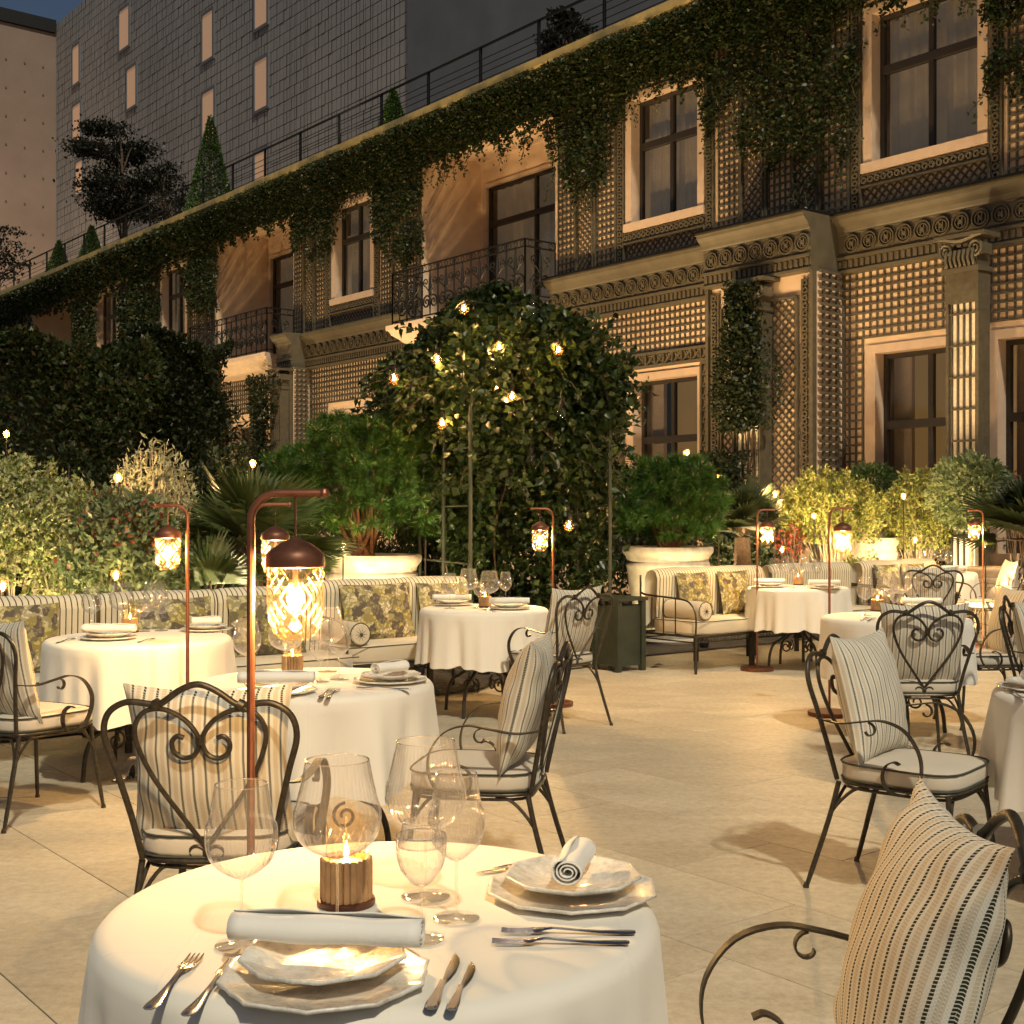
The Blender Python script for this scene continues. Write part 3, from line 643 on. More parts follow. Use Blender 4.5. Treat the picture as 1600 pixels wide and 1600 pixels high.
# ------------------------------------------------------------------ buildings behind
bgb = thing('tiled_building', 'tall grey building clad in flat tiles with small lit windows behind the roof', 'building', Fp(60, 27.2, 0))
D2 = 27.2
def m_tiles():
    m, nt, b = newmat('grey_cladding'); co = coord(nt, scale=(1, 1, 1)); n = noise(nt, co, 0.25, 4); n2 = noise(nt, co, 3, 4); oi = N(nt, 'ObjectInfo')
    c = ramp(nt, math_(nt, 'ADD', math_(nt, 'MULTIPLY', n, 0.7), math_(nt, 'MULTIPLY', n2, 0.3)), [(0.35, (0.245, 0.24, 0.25)), (0.65, (0.31, 0.305, 0.315))]).outputs[0]
    nt.links.new(c, b.inputs['Base Color']); b.inputs['Roughness'].default_value = 0.6; return m
M['clad'] = m_tiles(); M['clad_joint'] = simple('cladding_joint', (0.085, 0.075, 0.07), 0.8)
M['plain'] = simple('plain_render', (0.115, 0.128, 0.155), 0.8, 0, 0.6, 0.12, 0.1, 0.02)
M['winlit'] = emis('warm_window', (0.62, 0.38, 0.24), 0.16)
M['pinkwall'] = simple('concrete_wall', (0.21, 0.155, 0.13), 0.8, 0, 0.4, 0.12, 0.1, 0.02)
sc_ = fsh(88, 35, D2)[0]; sj = fsh(640, 100, D2)[0]; TOP = 31.5
m = MB(); fb(m, 5, sj, D2 - 0.1, D2 + 8, 0, TOP); obj('plain_wall', m, M['plain'], bgb, smooth=False)
m = MB(); fb(m, sj, sc_, D2 + 0.02, D2 + 8, 0, TOP); obj('cladding_base', m, M['clad_joint'], bgb, smooth=False)
wins = [(115, 125, 68, 127), (115, 127, 160, 220), (188, 203, 8, 70), (200, 214, 101, 163), (318, 334, 15, 88), (318, 336, 138, 215), (400, 419, 88, 165), (400, 419, -30, 35), (400, 420, 232, 290), (120, 130, 250, 300)]
rects = []
for x0, x1, y0, y1 in wins:
    sa = fsh(x0, y0, D2)[0]; sb_, ht = fsh(x1, y0, D2); hb_ = fsh(x1, y1, D2)[1]; rects.append((sb_, sa, hb_, ht))
# tiles: courses of narrow upright tiles, real joints
PT_, HT_ = 0.27, 0.50
vs = []; fs = []; rr = random.Random(3); colw = []
while sum(colw) < sc_ - sj: colw.append(PT_ * rr.choice((0.6, 1, 1, 1, 1.35)))
h = 9.0; row = 0
while h < TOP:
    s_ = sj + 0.02; 
    for wd in colw:
        if s_ >= sc_ - 0.05: break
        s2 = min(s_ + wd, sc_)
        a, b, c, e = s_ + 0.016, s2 - 0.016, h + 0.02, min(h + HT_, TOP) - 0.02
        if b - a > 0.05 and not any(a > r[0] - 0.12 and b < r[1] + 0.12 and c > r[2] - 0.12 and e < r[3] + 0.12 for r in rects):
            q = rr.uniform(0, 0.025); i = len(vs)
            vs += [Fp(a, D2 - q, c), Fp(b, D2 - q, c), Fp(b, D2 - q, e), Fp(a, D2 - q, e)] + [Fp(a, D2 + 0.02, c), Fp(b, D2 + 0.02, c), Fp(b, D2 + 0.02, e), Fp(a, D2 + 0.02, e)]
            fs += [(i, i + 1, i + 2, i + 3), (i, i + 4, i + 5, i + 1), (i + 1, i + 5, i + 6, i + 2), (i + 3, i + 2, i + 6, i + 7)]
        s_ = s2
    h += HT_; row += 1
stuff(obj('cladding_tiles', MB().add(vs, fs), M['clad'], bgb, smooth=False))
for r in rects:
    m = MB(); t = 0.14
    fb(m, r[0], r[1], D2 - 0.05, D2 + 0.019, r[2], r[3]); wd_ = obj('window', m, M['winlit'], bgb, smooth=False)
    m = MB(); fb(m, r[0] - t, r[0], D2 - 0.09, D2, r[2] - t, r[3] + t); fb(m, r[1], r[1] + t, D2 - 0.09, D2, r[2] - t, r[3] + t); fb(m, r[0], r[1], D2 - 0.09, D2, r[2] - t, r[2]); fb(m, r[0], r[1], D2 - 0.09, D2, r[3], r[3] + t)
    obj('frame', m, M['plain'], wd_, smooth=False)
lf = thing('concrete_building', 'plain pinkish concrete building with rows of bolt holes at the far left', 'building', Fp(sc_, 10, 0))
m = MB(); fb(m, sc_ + 0.02, sc_ + 10, -30, D2, 0, 30.9); obj('wall', m, M['pinkwall'], lf, smooth=False)
m = MB(); fb(m, sc_ - 0.15, sc_ + 10.1, -30, D2 - 0.05, 30.92, 31.7); obj('roof', m, M['iron_black'], lf, smooth=False)
m = MB()
for i in range(16):
    for j in range(12):
        d_, h_ = D2 - 0.8 - i * 1.1, 10 + j * 1.7; m.box(-0.05, 0.05, -0.05, 0.05, -0.05, 0.05); 
        m.v[-8:] = [Fp(sc_ + 0.0 + v[0] * 0.4, d_ + v[1], h_ + v[2]) for v in m.v[-8:]]
stuff(obj('bolt_holes', m, M['clad_joint'], lf, smooth=False))
# ------------------------------------------------------------------ ivy on the facade
ivy_px = [(-60, 560), (45, 560), (50, 490), (112, 482), (116, 560), (150, 560), (153, 462), (182, 455), (185, 560), (248, 555), (252, 425), (288, 418), (292, 490), (338, 490), (340, 385), (450, 350), (455, 388), (490, 402), (520, 385), (528, 320), (580, 305), (585, 385), (620, 415), (658, 400), (662, 268), (760, 240), (855, 208), (862, 280), (905, 308), (945, 280), (955, 205), (985, 165), (1090, 125), (1097, 205), (1150, 220), (1200, 265), (1260, 285), (1325, 240), (1340, 110), (1352, 20), (1530, -30), (1536, 140), (1600, 155), (1700, 150)]
ivy_sh = [fsh(x, y, 15.8) for x, y in ivy_px]; ivs = np.array([p[0] for p in ivy_sh])[::-1]; ivh = np.array([p[1] for p in ivy_sh])[::-1]
iv = thing('hanging_ivy', 'dense dark ivy hanging from the roof edge over the hotel facade', 'ivy', Fp(20, D0, 9.7))
def fbm(s, h): return 0.5 * np.sin(s * 1.9 + 1.3 * np.sin(h * 1.4)) + 0.3 * np.sin(s * 4.7 + h * 3.1) + 0.2 * np.sin(s * 11 - h * 7.7)
def ivy_cloud(n, smin, smax, rng):
    s = rng.uniform(smin, smax, n); top = np.full(n, 9.80); low = np.interp(s, ivs, ivh)
    low = low + 0.12 + 0.14 * np.sin(s * 9) + 0.11 * np.sin(s * 23 + 1) - np.abs(rng.normal(size=n)) * 0.08
    h = np.where(rng.random(n) < 0.35, rng.uniform(9.0, 9.85, n), rng.uniform(5.5, 9.85, n)); k = h > low; s, h, low = s[k], h[k], low[k]
    th = 0.12 + 0.14 * (fbm(s, h) * 0.5 + 0.5); th = th * np.clip((h - low) / 0.4 + 0.35, 0.35, 1); th = th + 0.30 * np.clip((h - 8.9) / 0.9, 0, 1)
    d = D0 - 0.06 - th * rng.uniform(0.35, 1.05, len(s)) ** 0.6
    keep = ~((np.sin(s * 2.7 + 2 * np.sin(h * 1.7)) + np.sin(h * 4.3 + s * 1.3) + 0.6 * np.sin(s * 7.1 + h * 5) > 1.25) & (rng.random(len(s)) < 0.8) & (h < 9.1)); s, h, d = s[keep], h[keep], d[keep]
    P = np.stack([VX * d + UX * s, VY * d + UY * s, h], 1)
    D = np.array([-VX, -VY, -0.7]) + rng.normal(size=(len(s), 3)) * 0.75
    return P, D
P, D = ivy_cloud(260000, 7.5, 34, RNG); L = RNG.uniform(0.045, 0.105, len(P))
V, F = leafquad(P, D, L, L * 0.62); stuff(npobj('leaves', V, F, M['leaf_ivy'], iv))
P, D = ivy_cloud(60000, 34, 60, RNG); L = RNG.uniform(0.09, 0.16, len(P)); V, F = leafquad(P, D, L, L * 0.7); stuff(npobj('leaves', V, F, M['leaf_ivy'], iv))
# loose runners over the windows
m = MB(); PP = []
for k in range(46):
    s_ = RNG.uniform(8, 28); h = float(np.interp(s_, ivs, ivh)) + 0.1; pts = []; ss = s_
    for q in range(8): pts.append(Fp(ss, D0 - 0.16 - 0.02 * q % 3, h)); h -= 0.07; ss += RNG.normal() * 0.04
    m.tube(pts, 0.006, 4); PP += pts * 3
obj('stems', m, M['bark'], iv)
PP = np.array(PP) + RNG.normal(size=(len(PP), 3)) * 0.03; L = RNG.uniform(0.05, 0.09, len(PP)); V, F = leafquad(PP, RNG.normal(size=(len(PP), 3)) + [0, 0, -0.6], L, L * 0.6); stuff(npobj('leaves', V, F, M['leaf_ivy'], iv))
def climber(label, s0, s1, h0, h1, dd, n, mat='leaf_dark', size=0.08):
    t = thing('climbing_vine', label, 'vine', Fp((s0 + s1) / 2, dd, 0))
    h = RNG.uniform(h0, h1, n); c = (s0 + s1) / 2; hw = (s1 - s0) / 2 * (0.72 + 0.28 * np.sin(h * 2.4 + s0)); s = c + hw * np.clip(RNG.normal(size=n) * 0.48, -1, 1)
    d = dd - RNG.uniform(0.02, 0.4, n) * np.sqrt(np.clip(1 - ((s - c) / (hw + .01)) ** 2, 0.05, 1))
    P = np.stack([VX * d + UX * s, VY * d + UY * s, h], 1); L = RNG.uniform(0.6, 1.2, n) * size
    V, F = leafquad(P, np.array([-VX, -VY, -0.2]) + RNG.normal(size=(n, 3)), L, L * 0.6); stuff(npobj('leaves', V, F, M[mat], t))
    m = MB()
    for k in range(4):
        b = c + RNG.uniform(-0.15, 0.15); m.tube(smooth_path([Fp(b + 0.1 * math.sin(q * 1.3 + k), dd - 0.08, h_) for q, h_ in enumerate(np.linspace(0, h1 - 0.2, 7))], 3), 0.012, 5)
    obj('stem', m, M['bark'], t)
climber('dark vine climbing the trellis pilaster with capital', 12.35, 13.7, 2.7, 4.95, 15.05, 5200, size=0.085)
climber('low dark vine at the foot of the trellis pilaster', 12.3, 14.4, 0.2, 2.4, 15.0, 4500)
climber('dark vine on the far left trellis pilaster below the balcony', 28.0, 29.6, 0.5, 4.9, 15.2, 5200, size=0.1)
# ------------------------------------------------------------------ furniture prototypes
IR = M['iron']
def yb(z): return -0.225 - max(0, z - 0.42) * 0.2          # leaning plane of the chair back
def pillow_mesh(w, h, t, n=18, ears=0.12, seed=0, crease=0.012):
    rg = random.Random(seed); m = MB(); ph = [rg.uniform(0, 6) for _ in range(6)]; uvs = []
    for side in (1, -1):
        for j in range(n + 1):
            for i in range(n + 1):
                u, v = -1 + 2 * i / n, -1 + 2 * j / n
                px = u * (1 - ears * (1 - abs(v) ** 2.0) * abs(u) ** 2); pz = v * (1 - ears * (1 - abs(u) ** 2.0) * abs(v) ** 2)
                f = max(0, (1 - u * u)) ** 0.55 * max(0, (1 - v * v)) ** 0.55
                cr = 0.55 * crease * (math.sin(u * 7 + v * 4 + ph[0]) * math.sin(v * 6 + ph[1]) + 0.7 * math.sin((u * v) * 14 + ph[2])) * (f ** 0.4) * (0.4 + abs(u * v))
                ed = (u * u + v * v) / 2; rad = math.sin(11 * math.atan2(v, u + 1e-6) + ph[3]) * 0.004 * ed * ed * 2 * (f ** 0.3)
                m.v.append((px * w / 2, side * (t / 2 * f + cr + rad) if 0 < f else 0.0, (pz * h / 2) - 0.012 * (1 - v * v) * 0)); uvs.append((u * w / 2, v * h / 2))
        o = (n + 1) ** 2 if side < 0 else 0
        for j in range(n + 1):
            row = [m.v[o + j * (n + 1) + i] for i in range(n + 1)]; c_ = [0]
            for a, b in zip(row, row[1:]): c_.append(c_[-1] + math.hypot(b[0] - a[0], b[1] - a[1]))
            sc_ = (w * 1.04) / max(c_[-1], 1e-6) if abs(2 * j / n - 1) < 0.999 else 1.0
            for i in range(n + 1): uvs[o + j * (n + 1) + i] = ((c_[i] - c_[-1] / 2) * (0.5 + 0.5 * sc_), uvs[o + j * (n + 1) + i][1])
        for j in range(n):
            for i in range(n):
                q = o + j * (n + 1) + i; f4 = (q, q + 1, q + n + 2, q + n + 1); m.f.append(f4 if side < 0 else f4[::-1])
    return m, uvs
def seat_cushion(w, dpt, z0, z1, n=32, front=1.0):
    m = MB(); prof = [(0.0, z0), (0.90, z0), (0.985, z0 + 0.008), (1.0, z0 + 0.02), (1.0, z1 - 0.02), (0.985, z1 - 0.006), (0.92, z1 + 0.002), (0.6, z1 + 0.012), (0.0, z1 + 0.014)]
    def shp(th):
        c, s = math.cos(th), math.sin(th); e = 4.5; r = (abs(c) ** e + abs(s) ** e) ** (-1 / e); return r
    vs = []
    for r, z in prof:
        for k in range(n):
            th = 2 * PI * k / n; q = shp(th) * r; x, y = q * math.cos(th) * w / 2, q * math.sin(th) * dpt / 2; x *= 1 + 0.10 * (y / dpt); vs.append((x, y, z))
    k_ = len(prof); m.add(vs, [(i * n + k, i * n + (k + 1) % n, (i + 1) * n + (k + 1) % n, (i + 1) * n + k) for i in range(k_ - 1) for k in range(n)]); return m
def piping_loop(w, dpt, z, r=0.004, n=40):
    pts = []
    for k in range(n + 1):
        th = 2 * PI * k / n; c, s = math.cos(th), math.sin(th); q = (abs(c) ** 4.5 + abs(s) ** 4.5) ** (-1 / 4.5); x, y = q * c * w / 2, q * s * dpt / 2; pts.append((x * (1 + 0.1 * y / dpt), y, z))
    return pts
def make_chair(seed=1, fine=10, pseg=18, lean=0.0, pz=0.70, px=0.0, pil=True):
    t = thing('garden_chair', '', 'chair')
    def B(x, z): return (x, yb(z), z)
    m = MB(); hf = [(-0.19, 0.42), (-0.215, 0.55), (-0.25, 0.69), (-0.277, 0.79), (-0.262, 0.855), (-0.21, 0.888), (-0.15, 0.885), (-0.115, 0.878)]
    path = smooth_path([B(x, z) for x, z in hf], 5)
    m.tube(path, 0.0095, fine); m.tube([(-p[0], p[1], p[2]) for p in path], 0.0095, fine)
    m.tube(smooth_path([B(x, z) for x, z in [(-0.135, 0.872), (-0.10, 0.890), (-0.05, 0.925), (0, 0.942), (0.05, 0.925), (0.10, 0.890), (0.135, 0.872)]], 5), 0.0095, fine)
    for sg in (-1, 1):       # collars
        m.tube([B(sg * 0.128, 0.879), B(sg * 0.112, 0.887)], 0.016, fine)
    obj('back_frame', m, IR, t)
    m = MB()
    for sg in (-1, 1):
        pts = [(0.0, 0.455), (-0.06, 0.54), (-0.14, 0.66), (-0.183, 0.76), (-0.186, 0.82), (-0.155, 0.862), (-0.10, 0.868), (-0.045, 0.84), (-0.012, 0.80), (-0.006, 0.765), (-0.02, 0.735), (-0.05, 0.725), (-0.078, 0.742), (-0.083, 0.772), (-0.066, 0.79), (-0.048, 0.785)]
        m.tube(smooth_path([B(-sg * x, z) for x, z in pts], 4), 0.0075, max(5, fine - 3))
        m.tube([B(-sg * x, z) for x, z in spiral(0.033, 0.438, 0.028, 0.010, PI, -PI * 0.5, 14)], 0.006, max(5, fine - 3))
    m.tube([B(0, 0.79), B(0, 0.768)], 0.015, 6); m.tube([B(0, 0.45), B(0, 0.425)], 0.013, 6)
    obj('heart_scroll', m, IR, t)
    m = MB(); m.tube(piping_loop(0.44, 0.46, 0.415), 0.009, 6); m.tube(piping_loop(0.42, 0.44, 0.395), 0.006, 6); obj('seat_frame', m, IR, t)
    for sx in (-1, 1):
        for sy in (1, -1):
            m = MB(); y0, y1 = (0.20, 0.245) if sy > 0 else (-0.215, -0.33); x0, x1 = 0.195, 0.235
            m.tube(smooth_path([(sx * x0, y0, 0.415), (sx * (x0 + 0.012), y0 + (y1 - y0) * 0.3, 0.27), (sx * x1, y1, 0.0)], 4), [0.010] * 8 + [0.008], fine)
            m.tube(smooth_path([(sx * 0.08, y0 * 0.98, 0.402), (sx * 0.14, y0 * 0.99, 0.388), (sx * 0.19, y0 + (y1 - y0) * 0.2, 0.31), (sx * 0.205, y0 + (y1 - y0) * 0.45, 0.22), (sx * 0.228, y0 + (y1 - y0) * 0.85, 0.06)], 4), 0.0065, max(5, fine - 3))
            m.tube(smooth_path([(sx * x0, y0 * 0.45, 0.402), (sx * x0, y0 * 0.75, 0.385), (sx * (x0 + .01), y0 + (y1 - y0) * 0.2, 0.30), (sx * (x0 + .02), y0 + (y1 - y0) * 0.5, 0.20)], 4), 0.0065, max(5, fine - 3))
            m.lathe([(0.012, 0.0), (0.012, 0.008), (0.007, 0.02)], 8, (sx * x1, y1, 0), cap0=True); obj('leg', m, IR, t)
        m = MB(); ax = 0.285
        pts = [(0.252, -0.275, 0.655), (0.268, -0.16, 0.645), (ax, -0.04, 0.662), (ax, 0.06, 0.672), (ax, 0.16, 0.645), (ax, 0.225, 0.575), (ax - .01, 0.235, 0.50), (ax - .02, 0.20, 0.435), (ax - .03, 0.14, 0.405), (ax - .03, 0.075, 0.415), (ax - .03, 0.045, 0.455), (ax - .03, 0.055, 0.50), (ax - .03, 0.095, 0.522), (ax - .03, 0.125, 0.515)]
        pts = [(x, -0.275 + (y + 0.275) * 0.80, z) for x, y, z in pts]; m.ribbon(smooth_path([(sx * x, y, z) for x, y, z in pts], 4), (1, 0, 0), 0.026, 0.005)
        m.ribbon([(sx * ax, -0.06 + yy, zz) for yy, zz in spiral(0.0, 0.632, 0.030, 0.012, PI / 2, -PI * 0.9, 12)], (1, 0, 0), 0.018, 0.004)
        obj('armrest', m, IR, t)
    obj('seat_cushion', seat_cushion(0.46, 0.47, 0.42, 0.49), M['seat'], t, smooth=True)
    m = MB(); m.tube(piping_loop(0.463, 0.473, 0.487), 0.004, 5); m.tube(piping_loop(0.46, 0.47, 0.427), 0.004, 5); obj('piping', m, M['piping'], t)
    if pil:
        pm, uvs = pillow_mesh(0.50, 0.50, 0.17, pseg, 0.10, seed)
        a = -0.23 + lean; ca, sa = math.cos(a), math.sin(a)
        # front of pillow towards +y, leaning back
        pm.v = [(x + px + 0.01 * z, (y * ca + z * sa) - 0.178, z * ca - y * sa + pz) for x, y, z in pm.v]
        obj('striped_pillow', pm, M['stripe'], t, smooth=True, uvf=lambda i: uvs[i])
    return t
def rz_face(fx, fy): return math.atan2(fy, fx) - PI / 2
G_CH = 'heart-backed iron garden chairs'
def chair_at(bx, by, fx, fy, label, **k):
    t = make_chair(**k); L = math.hypot(fx, fy); fx, fy = fx / L, fy / L
    # (bx, by) is the centre of the back at seat level
    t.location = (bx + fx * 0.225, by + fy * 0.225, 0); t.rotation_euler = (0, 0, rz_face(fx, fy)); t['label'] = label; t['group'] = G_CH
    return t
chair_at(-0.885, 3.72, 0.04, 1, 'iron chair seen from behind with the tall copper lantern pole before its back', seed=1, fine=12, pseg=30, pz=0.69)
chair_at(1.35, 5.0, 0.78, -0.62, 'iron chair with tall striped pillow facing the table cut by the right edge', seed=2, fine=12, pseg=30, pz=0.72, px=-0.02)
chair_at(0.69, 2.04, -1, 0.05, 'nearest iron chair, cut by the bottom right corner, with a large striped pillow', seed=3, fine=14, pseg=56, pz=0.715, lean=-0.07)
chair_at(0.10, 4.79, -0.98, 0.17, 'iron chair in side view right of the second table, striped pillow on edge', seed=4, fine=12, pseg=26, pz=0.73)
chair_at(0.43, 8.55, -0.7, 0.7, 'iron chair drawn up to the right side of the middle table before the arch', seed=5, fine=8)
base = chair_at(2.30, 7.15, 0.02, 1, 'iron chair seen from behind in front of the right-hand table with bare cloth', seed=6, fine=8, pz=0.69)
chair_at(-2.42, 5.92, 0.5, 0.87, 'iron chair cut by the left edge, at the left table beside the bench', seed=7, fine=8)
def chair_copy(bx, by, fx, fy, label):
    t = dup(base); L = math.hypot(fx, fy); fx, fy = fx / L, fy / L; t.location = (bx + fx * 0.225, by + fy * 0.225, 0); t.rotation_euler = (0, 0, rz_face(fx, fy)); t['label'] = label
chair_copy(4.03, 12.3, 0.15, 1, 'small distant chair with heart back in front of the farthest table')
chair_copy(2.98, 7.45, 0.85, -0.5, 'chair turned towards the right edge, beside the chair seen from behind')
chair_copy(3.42, 8.7, -1, -0.05, 'chair facing left on the far side of the right-hand bare table')
chair_copy(5.42, 13.9, -1, 0.1, 'farthest chair, at the right edge, with an upright striped pillow')
# ---- tables
def make_table_base():
    t = thing('bistro_table', '', 'table'); m = MB(); m.lathe([(0.0, 0.715), (0.405, 0.715), (0.41, 0.722), (0.41, 0.738), (0.405, 0.743), (0, 0.743)], 40); obj('tabletop', m, IR, t)
    m = MB(); m.lathe([(0.05, 0.28), (0.03, 0.33), (0.022, 0.4), (0.022, 0.68), (0.06, 0.714)], 12); obj('stem', m, IR, t)
    for k in range(4):
        a = PI / 4 + k * PI / 2 + 0.3; c, s = math.cos(a), math.sin(a); m = MB()
        pts = [(0.02, 0.62), (0.05, 0.45), (0.10, 0.34), (0.19, 0.27), (0.26, 0.23), (0.30, 0.14), (0.315, 0.0)]
        m.tube(smooth_path([(c * r, s * r, z) for r, z in pts], 4), 0.013, 7)
        m.tube([(c * r, s * r, z) for r, z in spiral(0.13, 0.2, 0.055, 0.015, PI / 2, PI / 2 + 2.6 * PI, 20)], 0.007, 6); obj('leg', m, IR, t)
    return t
tbase = make_table_base()
def cloth_mesh(Rr, seed, seg=160, hem=0.36, amp=0.024):
    rg = random.Random(seed); m = MB(); ks = [(n, rg.uniform(0.35, 1.0) / (1 + n / 24), rg.uniform(0, 6.28)) for n in (7, 9, 11, 14, 17, 23, 29)]
    prof = [(0, 0.7535, 0)] + [(Rr * q, 0.7535, 0) for q in (0.3, 0.6, 0.85, 0.93)]
    rc = 0.035
    prof += [(Rr - rc + rc * math.sin(a), 0.7535 - rc + rc * math.cos(a), 0) for a in (0.35, 0.7, 1.05, 1.4)]
    nd = 14; z0 = 0.7535 - rc - 0.005
    prof += [(Rr + 0.012 * (k / nd), z0 + (hem - z0) * k / nd, k / nd) for k in range(1, nd + 1)]
    vs = []
    for r, z, t in prof:
        for k in range(seg):
            th = 2 * PI * k / seg; f = sum(a * math.cos(n * th + p) for n, a, p in ks); f = f + 0.35 * f * abs(f)
            q = r + amp * f * (t ** 0.75) * 0.62 + 0.006 * t; zz = z - (0.012 * math.sin(2 * th + ks[0][2]) + 0.006 * f) * t
            vs.append((q * math.cos(th), q * math.sin(th), zz))
    kk = len(prof); m.add(vs, [(i * seg + k, i * seg + (k + 1) % seg, (i + 1) * seg + (k + 1) % seg, (i + 1) * seg + k) for i in range(kk - 1) for k in range(seg)]); return m
TB = {1: (-0.223, 2.175, 0.472), 2: (-0.80, 5.15, 0.485), 3: (-2.04, 7.0, 0.50), 4: (-0.20, 9.2, 0.465), 5: (2.51, 8.37, 0.48), 6: (2.66, 11.9, 0.47), 7: (4.96, 15.0, 0.47), 8: (2.32, 4.8, 0.49)}
TN = {1: 'nearest table', 2: 'second table', 3: 'left table by the bench', 4: 'middle table by the arch', 5: 'x', 6: 'far table by the bench', 7: 'farthest table', 8: 'table at the right edge'}
TN[5] = 'right-hand bare table'
for k, (x, y, r) in TB.items():
    place(tbase, (x, y, 0), k * 0.4, 'iron pedestal base of the ' + TN[k], 'iron table bases')
    o = obj('tablecloth', cloth_mesh(r, 40 + k, 220 if k <= 2 else 140), M['cloth'], smooth=True); o.location = (x, y, 0)
    tag(o, 'white cloth draped over the ' + TN[k], 'tablecloth', 'white round tablecloths')
# ---- glasses
def bowl_prof(w, h, stem):
    rim = w * 0.33; mx = w / 2; z0 = stem
    return [(0.004, z0), (0.012, z0 + 0.001), (mx * 0.55, z0 + 0.012), (mx * 0.82, z0 + 0.026), (mx * 0.96, z0 + 0.045), (mx, z0 + 0.062), (mx * 0.98, z0 + 0.08), (mx * 0.90, z0 + (h - stem) * 0.62), (mx * 0.80, z0 + (h - stem) * 0.82), (mx * 0.73, h - 0.002), (mx * 0.715, h), (mx * 0.70, h - 0.002)]
def make_glass(name, w, h, stem, foot, label='', seg=40):
    t = thing(name, label, 'wine glass'); m = MB(); pr = smooth_path([(r, 0, z) for r, z in bowl_prof(w, h, stem)], 3); pr = [(max(p.x, 0.0005), p.z) for p in pr]
    m.lathe(pr, seg); obj('bowl', m, M['glass'], t, smooth=True, uvf=lambda i: ((i % seg) / seg, 0))
    rr0 = w / 2 * 0.715; m = MB(); m.tube([(rr0 * math.cos(a), rr0 * math.sin(a), h) for a in np.linspace(0, 2 * PI, 33)], 0.0009, 5, cap=False); obj('rim', m, M['glassfoot'], t, smooth=True)
    m = MB(); m.lathe([(0.0022, 0.009), (0.0022, stem * 0.5), (0.0024, stem - 0.006), (0.006, stem + 0.0005)], 10); obj('stem', m, M['glassfoot'], t, smooth=True)
    m = MB(); m.lathe([(0.0, 0.0012), (foot, 0.0012), (foot + 0.0008, 0.0022), (foot, 0.003), (foot * 0.4, 0.005), (0.003, 0.010)], seg); obj('foot', m, M['glassfoot'], t, smooth=True)
    return t
gA = make_glass('wine_glass', 0.142, 0.272, 0.115, 0.042); gB = make_glass('wine_glass', 0.112, 0.250, 0.105, 0.040)
gC = make_glass('wine_glass', 0.080, 0.185, 0.085, 0.036); gD = make_glass('wine_glass', 0.094, 0.240, 0.098, 0.038)
TZ = 0.7545
def tpos(px, py): Y = (EYE - TZ) * 2000 / (py - 805); return (X_(px, Y), Y, TZ)
G1 = 'stemmed glasses on the nearest table'
place(gA, tpos(527, 1452), 0, 'widest wine glass, in front of the wooden candle holder on the nearest table', G1)
place(gB, tpos(377, 1478), 0, 'leftmost wine glass on the nearest table, behind the rolled napkin', G1)
place(gA, tpos(665, 1402), 0, 'tallest looking wine glass behind the small one on the nearest table', G1)
place(gC, tpos(658, 1468), 0, 'smallest stemmed glass on the nearest table, right of the candle', G1)
place(gD, tpos(713, 1436), 0, 'narrow wine glass, rightmost on the nearest table', G1)
# ---- candle holder
def make_candle():
    t = thing('candle_holder', '', 'candle'); m = MB(); m.lathe([(0, 0.0), (0.049, 0.0), (0.050, 0.004), (0.049, 0.010), (0.045, 0.011), (0, 0.011)], 32); obj('base_disc', m, M['holder'], t)
    for k in range(22):
        a = 2 * PI * k / 22; m = MB(); m.lathe([(0.0062, 0.011), (0.0062, 0.078), (0.003, 0.081)], 6, (0.039 * math.cos(a), 0.039 * math.sin(a), 0), cap1=True); obj('slat', m, M['walnut'], t)
    m = MB(); m.lathe([(0, 0.03), (0.029, 0.03), (0.029, 0.072), (0.0, 0.074)], 24); obj('wax', m, M['wax'], t)
    m = MB(); m.lathe([(0.0005, 0.076), (0.004, 0.081), (0.0048, 0.088), (0.003, 0.098), (0.0003, 0.108)], 10); obj('flame', m, M['flame'], t)
    m = MB(); m.lathe([(0.032, 0.012), (0.033, 0.08), (0.0345, 0.105), (0.033, 0.13), (0.026, 0.150), (0.013, 0.161), (0.011, 0.166), (0.015, 0.172)], 36); obj('glass_dome', m, M['jar'], t, smooth=True, uvf=lambda i: ((i % 36) / 36, 0))
    m = MB()
    for k in range(10):
        for sg in (-1, 1): m.tube([(0.0345 * math.cos(a_), 0.0345 * math.sin(a_), 0.085 + 0.05 * q) for q in (0, .25, .5, .75, 1) for a_ in (2 * PI * k / 10 + sg * q * 0.9,)], 0.0007, 4, cap=False)
    obj('cut_lines', m, M['glassfoot'], t); return t
cand = make_candle()
for k, px, py in ((1, 541, 1412), (2, 457, 1054), (3, 203, 988), (4, 758, 949), (5, 1371, 955), (6, 1247, 914), (7, 1462, 893)):
    p = tpos(px, py); c_ = place(cand, p, 0, 'lit candle in a wooden slatted holder on the ' + TN[k], 'candle holders on the tables')
    light('candle_light', (p[0], p[1], p[2] + 0.095), 0.9 if k == 1 else 1.4, 0.006, (1, 0.55, 0.2))
